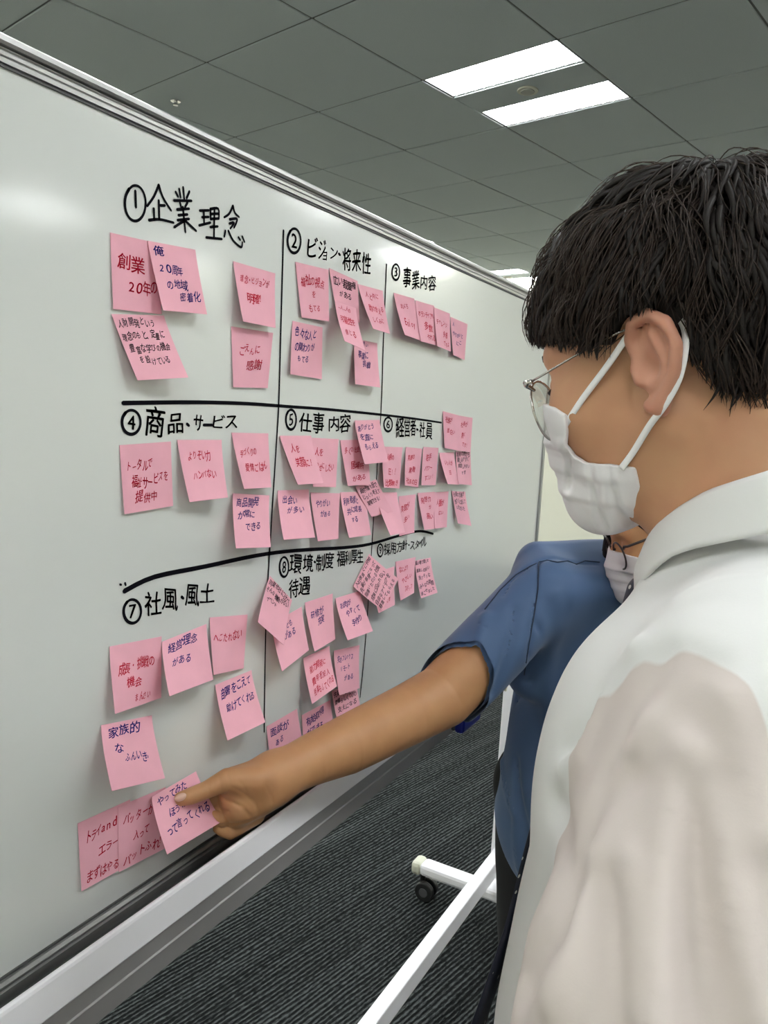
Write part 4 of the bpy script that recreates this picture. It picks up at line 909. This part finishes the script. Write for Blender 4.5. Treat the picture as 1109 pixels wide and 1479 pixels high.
sh.data.attributes.new('sleeve', 'FLOAT', 'POINT').data.foreach_set('value', ((1 - _w) * _s + _w * np.clip(_b - np.minimum(_l, _r) + .004, -.05, .05)).astype(f32)); under(sh, MO)
# collar: a stand that folds over into a leaf
def collar_ring(k, a):
    """k 0..1 across the profile (inner stand bottom > top > leaf edge), a degrees from the nape (0) to the front (180)"""
    zt = np.interp(a, [0, 60, 90, 120, 150, 178], [1.500, 1.490, 1.476, 1.457, 1.430, 1.398]); A = math.radians(a)
    fr = np.clip((a - 130) / 48, 0, 1)
    prof = [(-.002, -.040), (-.001, -.015), (.0005, -.003), (.0035, .0), (.0075, -.004), (.0115, -.018), (.0165 - .007 * fr, -.036 - .012 * fr), (.0175 - .007 * fr, -.041 - .022 * fr), (.0160 - .007 * fr, -.041 - .022 * fr), (.010, -.019), (.0060, -.006), (.0035, -.004), (.0020, -.006), (.0008, -.016), (.0, -.040)]
    q, dz = prof[k]; rx, ry = .073 + q, .071 + q
    lean = (1.45 - zt) * .28
    return lambda sgn: Vector((.628 + rx * math.cos(A) - lean * .5, .63 - sgn * ry * math.sin(A), zt + dz))
angs = list(np.linspace(0, 176, 34))
V, F = [], []
seq = [(1, a) for a in angs[::-1]] + [(-1, a) for a in angs[1:]]
for sg, a in seq:
    for k in range(15): V.append(collar_ring(k, a)(sg) - Vector(MO))
for i in range(len(seq) - 1):
    for k in range(15): F.append([i * 15 + k, i * 15 + (k + 1) % 15, (i + 1) * 15 + (k + 1) % 15, (i + 1) * 15 + k])
F += [list(range(15))[::-1], [(len(seq) - 1) * 15 + k for k in range(15)]]
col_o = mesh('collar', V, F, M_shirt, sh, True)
bm = bmesh.new(); bm.from_mesh(col_o.data); bmesh.ops.recalc_face_normals(bm, faces=bm.faces); bm.to_mesh(col_o.data); bm.free()
# tie
tp = [(.545, 1.362), (.530, 1.335), (.508, 1.29), (.488, 1.22), (.474, 1.13), (.464, 1.06), (.449, .99), (.437, .94), (.434, .89)]
tw = [.016, .013, .016, .022, .028, .032, .036, .038, .004]
V, F = [], []
for (x, z), w_ in zip(tp, tw):
    for yy, dx in ((-1, 0), (-.5, -.003), (0, -.0045), (.5, -.003), (1, 0), (.5, .004), (0, .005), (-.5, .004)): V.append(Vector((x + dx, .625 + yy * w_, z)) - Vector(MO))
n_ = len(tp)
for i in range(n_ - 1):
    for k in range(8): F.append([i * 8 + k, i * 8 + (k + 1) % 8, i * 8 + 8 + (k + 1) % 8, i * 8 + 8 + k])
F += [list(range(8))[::-1], [(n_ - 1) * 8 + k for k in range(8)]]
tie = mesh('necktie', V, F, M_tie, man, True); tie['label'] = 'dark navy necktie with small white dots'
bm = bmesh.new(); bm.from_mesh(tie.data); bmesh.ops.recalc_face_normals(bm, faces=bm.faces); bm.to_mesh(tie.data); bm.free()
kn = npmesh('knot', [nets(union([rc((.548, .625, 1.366), (.538, .625, 1.336), .016, .011)], .01), (.50, .59, 1.31), (.58, .66, 1.40), .002)], [M_tie], tie); under(kn, MO)
# trousers, belt, shoes
def legs(hL, kL, aL, hR, kR, aR, waist, wr):
    return union([chain([hL, kL, aL], [.095, .070, .055]), chain([hR, kR, aR], [.095, .070, .055]), el(waist, wr)], .05)
tf = legs((.64, .55, .88), (.615, .54, .50), (.665, .54, .07), (.64, .71, .88), (.63, .72, .50), (.675, .73, .07), (.615, .63, .90), (.135, .175, .13))
def trf(P):
    d = tf(P) + .002 * vnoise(P, 30, 4); d = np.maximum(d, .035 - P[:, 2]); return np.maximum(d, P[:, 2] - .955).astype(f32)
under(npmesh('trousers', [nets(trf, (.44, .42, .03), (.80, .84, .98), .007)], [M_trous], man), MO)
def shoe(P, a, d):
    a = np.array(a); d = np.array(d) / np.linalg.norm(d); s = np.cross([0, 0, 1], d); R = np.array([d, s, [0, 0, 1.]]).T.astype(f32)
    f = union([el((0, 0, 0), (.05, .036, .045)), (el((.09, 0, -.012), (.095, .044, .038)), .04), (rc((-.01, 0, 0), (-.01, 0, .04), .035, .038), .02)], .03)
    Q = (P - (a + np.array([.02 * d[0], .02 * d[1], .045]))) @ R; return np.maximum(f(Q.astype(f32)), .001 - P[:, 2]).astype(f32)
for a in ((.665, .54, 0), (.675, .73, 0)):
    under(npmesh('shoe', [nets(lambda P: shoe(P, a, (-1, .05, 0)), (.45, a[1] - .08, -.005), (.76, a[1] + .08, .12), .005)], [M_shoe], man), MO)
# ---- the person in the blue shirt
blue = empty('person', (.45, 1.50, 0), 0, 'person in a short-sleeved blue shirt with long black hair, reaching across to hold a note', 'person')
BO = np.array([.45, 1.50, 0])
HR = frame(-151, -13, 0); LB_ = Loc(HR, np.array(pt(964, 776, 1.29)), .90)
bh = LB_.fld(head_field(False))
c8 = [LB_.w((a, b, c)) for a in (-125, 130) for b in (-110, 110) for c in (-190, 145)]
blo = [min(p[i] for p in c8) for i in range(3)]; bhi = [max(p[i] for p in c8) for i in range(3)]
bheadVF = nets(bh, blo, bhi, .0032)
S_ = pt(778, 862, 1.33); EL = pt(588, 1032, 1.20); WR = pt(398, 1121, 1.03); MIDF = pt(500, 1076, 1.115); MIDU = pt(640, 1005, 1.245)
def hp(u, v, d): return pt(u, v, d)
armf = chain([S_, MIDU, EL, MIDF, pt(450, 1097, 1.07), WR], [.054, .050, .0460, .0410, .0345, .0290])
fd = .018
palm = union([rc(WR, hp(345, 1150, 1.000), .0285, .024), (rc(hp(385, 1122, 1.01), hp(338, 1127, .995), .024, .017), .02), (rc(hp(388, 1140, 1.02), hp(345, 1176, 1.010), .022, .019), .02), (rc(hp(372, 1150, .998), hp(352, 1165, .99), .020, .016), .02)], .02)
thumb = chain([hp(372, 1128, .985), hp(328, 1126, .972), hp(298, 1141, .962), hp(275, 1150, .957), hp(261, 1154, .956)], [.0180, .0140, .0108, .0104, .0088])
fing = [chain([hp(350, 1135, 1.01), hp(322, 1143, 1.012), hp(300, 1162, 1.005), hp(287, 1170, 1.0), hp(279, 1176, .995)], [.016, .0105, .0090, .0085, .0076]),
        chain([hp(350, 1150, 1.01), hp(325, 1158, 1.010), hp(312, 1178, 1.000), hp(300, 1183, .995), hp(291, 1186, .992)], [.016, .0105, .0092, .0087, .0078]),
        chain([hp(355, 1165, 1.005), hp(336, 1176, 1.004), hp(322, 1184, .995), hp(313, 1181, .990), hp(305, 1178, .988)], [.015, .0100, .0088, .0084, .0076]),
        chain([hp(366, 1176, 1.010), hp(348, 1193, 1.008), hp(333, 1203, 1.004), hp(322, 1200, 1.000), hp(315, 1196, .998)], [.015, .0095, .0084, .0078, .0070])]
def handarm(P):
    d = smin(armf(P), palm(P), .02)
    for i, g in enumerate(fing): d = smin(d, g(P), .003)
    d = smin(d, thumb(P), .012)
    # creases of the thumb joint and wrist
    for a, A, sg in (((hp(300, 1133, .955), hp(303, 1148, .952)), .0009, .0012), ((hp(304, 1132, .957), hp(307, 1148, .954)), .0008, .0010), ((hp(326, 1112, .965), hp(330, 1130, .958)), .0010, .0016)): d = d + A * np.exp(-(polydist(P, a) / sg) ** 2)
    d = d - .003 * np.exp(-(polydist(P, (hp(420, 1092, 1.05), hp(360, 1115, .99), hp(335, 1118, .985))) / .006) ** 2)
    return d.astype(f32)
lo_ = [min(p[i] for p in (S_, WR, EL, hp(255, 1160, .95), hp(300, 1200, 1.0))) - .06 for i in range(3)]; hi_ = [max(p[i] for p in (S_, WR, EL, hp(255, 1160, .95), hp(300, 1200, 1.0))) + .06 for i in range(3)]
HF0 = lambda P: smin(palm(P), min_f(P), .003)
def min_f(P):
    d = thumb(P)
    for g in fing: d = np.minimum(d, g(P))
    return d
CR = []
for px, A, sg in (([(318, 1150), (332, 1158), (350, 1166), (362, 1180)], .0030, .0020), ([(311, 1191), (330, 1191), (350, 1188), (368, 1182)], .0034, .0018), ([(309, 1166), (320, 1170), (330, 1172)], .0024, .0016), ([(336, 1138), (352, 1146), (368, 1160), (374, 1176)], .0018, .0022), ([(384, 1136), (392, 1150), (394, 1160)], .0012, .0016), ([(345, 1128), (352, 1136), (356, 1144)], .0010, .0014), ([(316, 1122), (319, 1134), (321, 1143)], .0010, .0013), ([(328, 1116), (332, 1128), (333, 1140)], .0008, .0013)):
    pts = [trace(HF0, *q, t0=.8) for q in px]; pts = [p for p in pts if p is not None]
    if len(pts) > 1: CR.append((pts, A, sg))
_ha = handarm
def handarm2(P):
    d = _ha(P)
    for pts, A, sg in CR: d = d + A * np.exp(-(polydist(P, pts) / sg) ** 2)
    return d.astype(f32)
armVF = nets(handarm2, lo_, hi_, .0018, smooth=1)
NB = pt(940, 872, 1.45); CB = pt(888, 950, 1.48); PB = pt(842, 1130, 1.50); LS = pt(1075, 870, 1.50)
LE2 = LS + Vector((.06, .06, -.27)); LW2 = LE2 + Vector((-.03, -.08, -.22))
hipR, hipL = PB + Vector((-.080, .0, -.03)), PB + Vector((.085, .02, -.02))
def knee(h): return Vector((h.x, h.y + .02, .44))
def ank(h): return Vector((h.x, h.y + .07, .09))
bcore = union([rc(LB_.w((-30, 0, -60)), NB, .048, .055), rc(NB, CB, .06, .09), el(CB + Vector((0, 0, -.06)), (.12, .08, .14)), rc(CB, PB, .10, .12), chain([NB, S_], [.034, .04]), chain([NB, LS, LE2, LW2], [.05, .05, .04, .026]),
               chain([hipR, knee(hipR), ank(hipR)], [.085, .055, .035]), chain([hipL, knee(hipL), ank(hipL)], [.085, .055, .035]), hand_field(LW2, (-.1, -.2, -1), (-1, .1, 0), (0, -1, 0), .92)], .02)
bl_lo = [min(hipR.x, S_.x) - .1, min(S_.y, hipR.y) - .16, .04]; bl_hi = [LE2.x + .12, max(CB.y, PB.y) + .25, NB.z + .08]
blowVF = nets(bcore, bl_lo, bl_hi, .0075)
# palm side is redder than the back of the hand
def bmid(C):
    v = (C - np.array(hp(340, 1165, .985))); return ((np.linalg.norm(v, axis=1) < .040) & ((C - np.array(hp(345, 1138, .98))) @ np.array(DWN) > 0)).astype(int)
bb = npmesh('body', [bheadVF, armVF, blowVF], [M_skin2], blue); under(bb, BO)
td = (hp(261, 1154, .956) - hp(298, 1141, .962)).normalized(); tn = (EYE - hp(261, 1150, .95)); tn = (tn - td * tn.dot(td)).normalized(); TH_R = np.array([td, tn, td.cross(tn)], f32).T
nl = npmesh('thumbnail', [nets(el(hp(261, 1151.5, .9480), (.0078, .0035, .0046), TH_R), hp(263, 1150, .9475) - Vector((.01, .01, .01)), hp(263, 1150, .9475) + Vector((.01, .01, .01)), .0008)], [M_nail], blue); under(nl, BO)
# shirt
SL = [pt(835, 832, 1.40), S_, pt(715, 930, 1.285), pt(642, 1003, 1.243), pt(600, 1030, 1.215)]
def rbox(c, half, R, r):
    c, half, R = A3(c), A3(half), np.array(R, f32)
    def f(P):
        q = np.abs((P - c) @ R) - half + f32(r); return np.linalg.norm(np.maximum(q, 0), axis=1) + np.minimum(q.max(1), 0) - r
    return f
_u = (LS - S_); _u.z = 0; _u.normalize(); _v = (Vector((0, 0, 1)) + _u.cross(Vector((0, 0, 1))) * .42); _v = _v.normalized(); _w = _u.cross(_v)
YOKE = rbox((S_ + LS) / 2 + Vector((0, 0, 1.253 - (S_.z + LS.z) / 2)) - _v * .125, (_u_len := (LS - S_).length / 2 + .012, .135, .080), np.array([_u, _v, _w]).T, .038)
def bsh0(P):
    t = union([rc(NB, CB, .07, .10), el(CB + Vector((-.005, 0, -.07)), (.172, .125, .22)), (rc(CB, PB, .13, .145), .08), (rc(CB + Vector((0, 0, -.1)), PB + Vector((-.01, 0, -.10)), .12, .15), .08), (chain([NB, LS], [.060, .066]), .05), (rc(pt(925, 905, 1.47), pt(900, 940, 1.46), .095, .11), .05), (YOKE, .05)], .06)(P)
    return t, chain(SL[1:], [.0600, .063, .0570, .055])(P), chain([LS, LS.lerp(LE2, .5), LE2], [.066, .066, .064])(P)
BF = []
def bouter(P):
    t, a, l = bsh0(P); d = smin(smin(t, a, .04), l, .04)
    for pts, A, sg in BF: d = d - A * np.exp(-(polydist(P, pts) / sg) ** 2)
    return d + .0030 * vnoise(P, 30, 9)
def bshirt(P):
    t, a, l = bsh0(P); d = bouter(P)
    x = d + .0066
    d = np.maximum(d, -x)
    o1 = halfspace(pt(640, 1004, 1.243), SL[3] - SL[2])(P); d = np.where(a < t + .02, np.maximum(d, o1), d)
    o2 = halfspace(LS.lerp(LE2, .55), LE2 - LS)(P); d = np.where((l < t) , np.maximum(d, o2), d)
    hem = (PB.z - .205 + .13 * np.clip(np.abs((P[:, 0] - PB.x) / .15), 0, 1.2) ** 2) - P[:, 2]; d = np.maximum(d, hem)
    return np.maximum(d, -(np.linalg.norm(P - A3(NB + Vector((.0, .0, .065))), axis=1) - .055)).astype(f32)
BSB = lambda P: (lambda t: smin(smin(t[0], t[1], .04), t[2], .04))(bsh0(P))
for px, A, sg in (([(776, 812), (772, 880), (762, 940), (757, 985)], -.0022, .0040), ([(778, 812), (768, 816), (752, 826), (738, 838), (726, 860)], -.0022, .0040), ([(776, 812), (800, 806), (830, 812), (860, 815)], -.0022, .0040), ([(700, 890), (690, 930), (672, 985)], .004, .010), ([(742, 880), (735, 940), (712, 1000)], -.004, .010),
                 ([(727, 1000), (745, 1010), (765, 980), (775, 900)], -.004, .008), ([(735, 1020), (745, 1100), (760, 1200), (765, 1260)], -.004, .010), ([(725, 1100), (745, 1180), (752, 1260)], .004, .009), ([(800, 860), (795, 960), (790, 1040)], .003, .014)):
    pts = [trace(BSB, *q, t0=.9) for q in px]; pts = [p for p in pts if p is not None]
    if len(pts) > 1: BF.append((pts, A * 1.6, sg))
SEAMS = []
for px in ([(778, 812), (777, 850), (771, 890), (764, 930), (757, 975)], [(778, 812), (765, 818), (745, 830), (722, 852), (700, 880)], [(778, 812), (790, 809), (805, 812), (820, 810), (832, 815), (845, 810), (866, 812)]):
    dense = []
    for a, b in zip(px[:-1], px[1:]): dense += [(a[0] + (b[0] - a[0]) * k / 5, a[1] + (b[1] - a[1]) * k / 5) for k in range(5)]
    pts = [trace(bouter, *q, t0=.9) for q in dense + [px[-1]]]; SEAMS.append([p for p in pts if p is not None])
bs = npmesh('shirt', [nets(bshirt, [min(S_.x, hipR.x) - .19, S_.y - .16, .60], [LE2.x + .14, CB.y + .3, NB.z + .12], .0031, smooth=2)], [M_blues], blue); under(bs, BO)
M_seam = mat('blue_seam', (.02, .035, .07), rough=.8)
for P_ in SEAMS:
    if len(P_) < 3: continue
    mb = MB(); Q = []
    Q = list(P_); mb.tube([p + (EYE - p).normalized() * .0008 for p in Q], .0011, seg=6); under(mb.build('seam', M_seam, bs, True), BO)
btf = legs(hipL, knee(hipL), ank(hipL) - Vector((0, 0, .03)), hipR, knee(hipR), ank(hipR) - Vector((0, 0, .03)), PB + Vector((.01, 0, -.02)), (.145, .115, .14))
under(npmesh('trousers', [nets(lambda P: np.maximum(np.maximum(btf(P) + .002 * vnoise(P, 30, 4), .035 - P[:, 2]), P[:, 2] - PB.z - .06).astype(f32), [hipR.x - .14, hipR.y - .16, .03], [hipL.x + .14, hipL.y + .24, PB.z + .1], .007)], [M_trous], blue), BO)
for h in (hipR, hipL):
    a = (ank(h).x, ank(h).y, 0); under(npmesh('shoe', [nets(lambda P: shoe(P, a, (-.3, -1, 0)), (a[0] - .16, a[1] - .26, -.005), (a[0] + .12, a[1] + .12, .12), .005)], [M_shoe], blue), BO)
# hair
dl = HR.T @ np.array([0, 0, -1.]); 
def drape(p, n, r, out=0): p = np.array(p, float); return chain([p + dl * 32 * i + np.array([0, out * i * np.sign(p[1]), 0]) for i in range(n)], r)
def bhair(P):
    d = el((-8, 0, 46), (104, 84, 96))(P); d = smax(d, -(P[:, 2] - np.interp(P[:, 0], [-130, -60, 0, 50, 80, 120], [-100, -60, -30, 20, 45, 64])).astype(f32), 10); d = smax(d, -(el((-8, 0, 44), (92, 70, 78))(P)), 2)
    for s in (1, -1):
        if s < 0: d = smin(d, drape((70, s * 74, 44), 6, [14, 16, 17, 16, 12, 6])(P), 10)
        if s < 0: d = smin(d, drape((20, s * 82, 44), 7, [12, 13, 14, 14, 12, 8, 4])(P), 12)
        d = smin(d, drape((-30, s * 84, 30), 7, [16, 20, 22, 20, 17, 12, 6])(P), 16)
    d = smin(d, drape((-70, 0, 20), 7, [30, 40, 46, 44, 36, 24, 10])(P), 25)
    return d + 2.0 * vnoise(P, .14, 5)
c8 = [LB_.w((a, b, c)) for a in (-190, 130) for b in (-120, 120) for c in (-260, 160)]
under(npmesh('hair', [nets(LB_.fld(bhair), [min(p[i] for p in c8) for i in range(3)], [max(p[i] for p in c8) for i in range(3)], .0045)], [M_hair], blue), BO)
r_ = np.random.RandomState(3); mb = MB()
for k in range(520):
    s = 1 if k % 2 else -1; x0 = r_.uniform(-70, 80 if s < 0 else -10); p = np.array([x0, s * (88 - max(0, x0 - 30) * (.45 if s > 0 else .15)), r_.uniform(20, 70)]); out = r_.uniform(-.06, .14); ph = r_.uniform(0, 6)
    n = 10; L_ = r_.uniform(110, 210); pts = [p + dl * L_ * i / n + np.array([2 * math.sin(ph + i * .5), s * (out * i * 9 + 4 * math.sin(i / 3)), 0]) for i in range(n)]
    mb.tube([LB_.w(q) for q in pts], [.0010 * (1 - (i / n) ** 2 * .8) for i in range(n)], seg=4)
under(mb.build('hair_strands', M_hair, blue, True), BO)
bm_ = npmesh('face_mask', [nets(LB_.fld(maskf), blo, bhi, .0014)], [M_mask], blue); under(bm_, BO)
for s in (1, -1):
    under(band(LB_, [(66, s * 70, -24), (50, s * 73, -10), (28, s * 75, 7), (8, s * 80, 23), (-2, s * 86, 34), (-12, s * 84, 37)], 4.6, 1.0, 'ear_loop', M_loop, blue), BO)
gl2 = bpy.data.objects.new('glasses', None); COL.objects.link(gl2); gl2.parent = blue; gl2.empty_display_size = .02
M_dark = mat('dark_frame', (.03, .02, .02), rough=.3)
for s in (1, -1):
    mb = MB(); mb.tube([LB_.w(lens_pt(s, a * 2 * math.pi / 40)) for a in range(41)], .0016, seg=8, cap=False); under(mb.build('rim', M_dark, gl2, True), BO)
    mb = MB(); mb.tube([LB_.w(p) for p in ((98, s * 54, 5), (99, s * 64, 11), (93, s * 66, 11), (55, s * 72, 20), (-2, s * 80, 29))], .0022, seg=8); under(mb.build('temple', M_dark, gl2, True), BO)
mb = MB(); mb.tube([LB_.w(p) for p in ((101, -11, -4), (103.5, 0, 1), (101, 11, -4))], .0016, seg=8); under(mb.build('bridge', M_dark, gl2, True), BO)

for o in bpy.data.objects:
    if o.type == 'MESH' and o.name.split('.')[0] in ('hair_strands', 'hair_locks', 'fringe', 'fringe_strands', 'nape_hair'): o['kind'] = 'stuff'
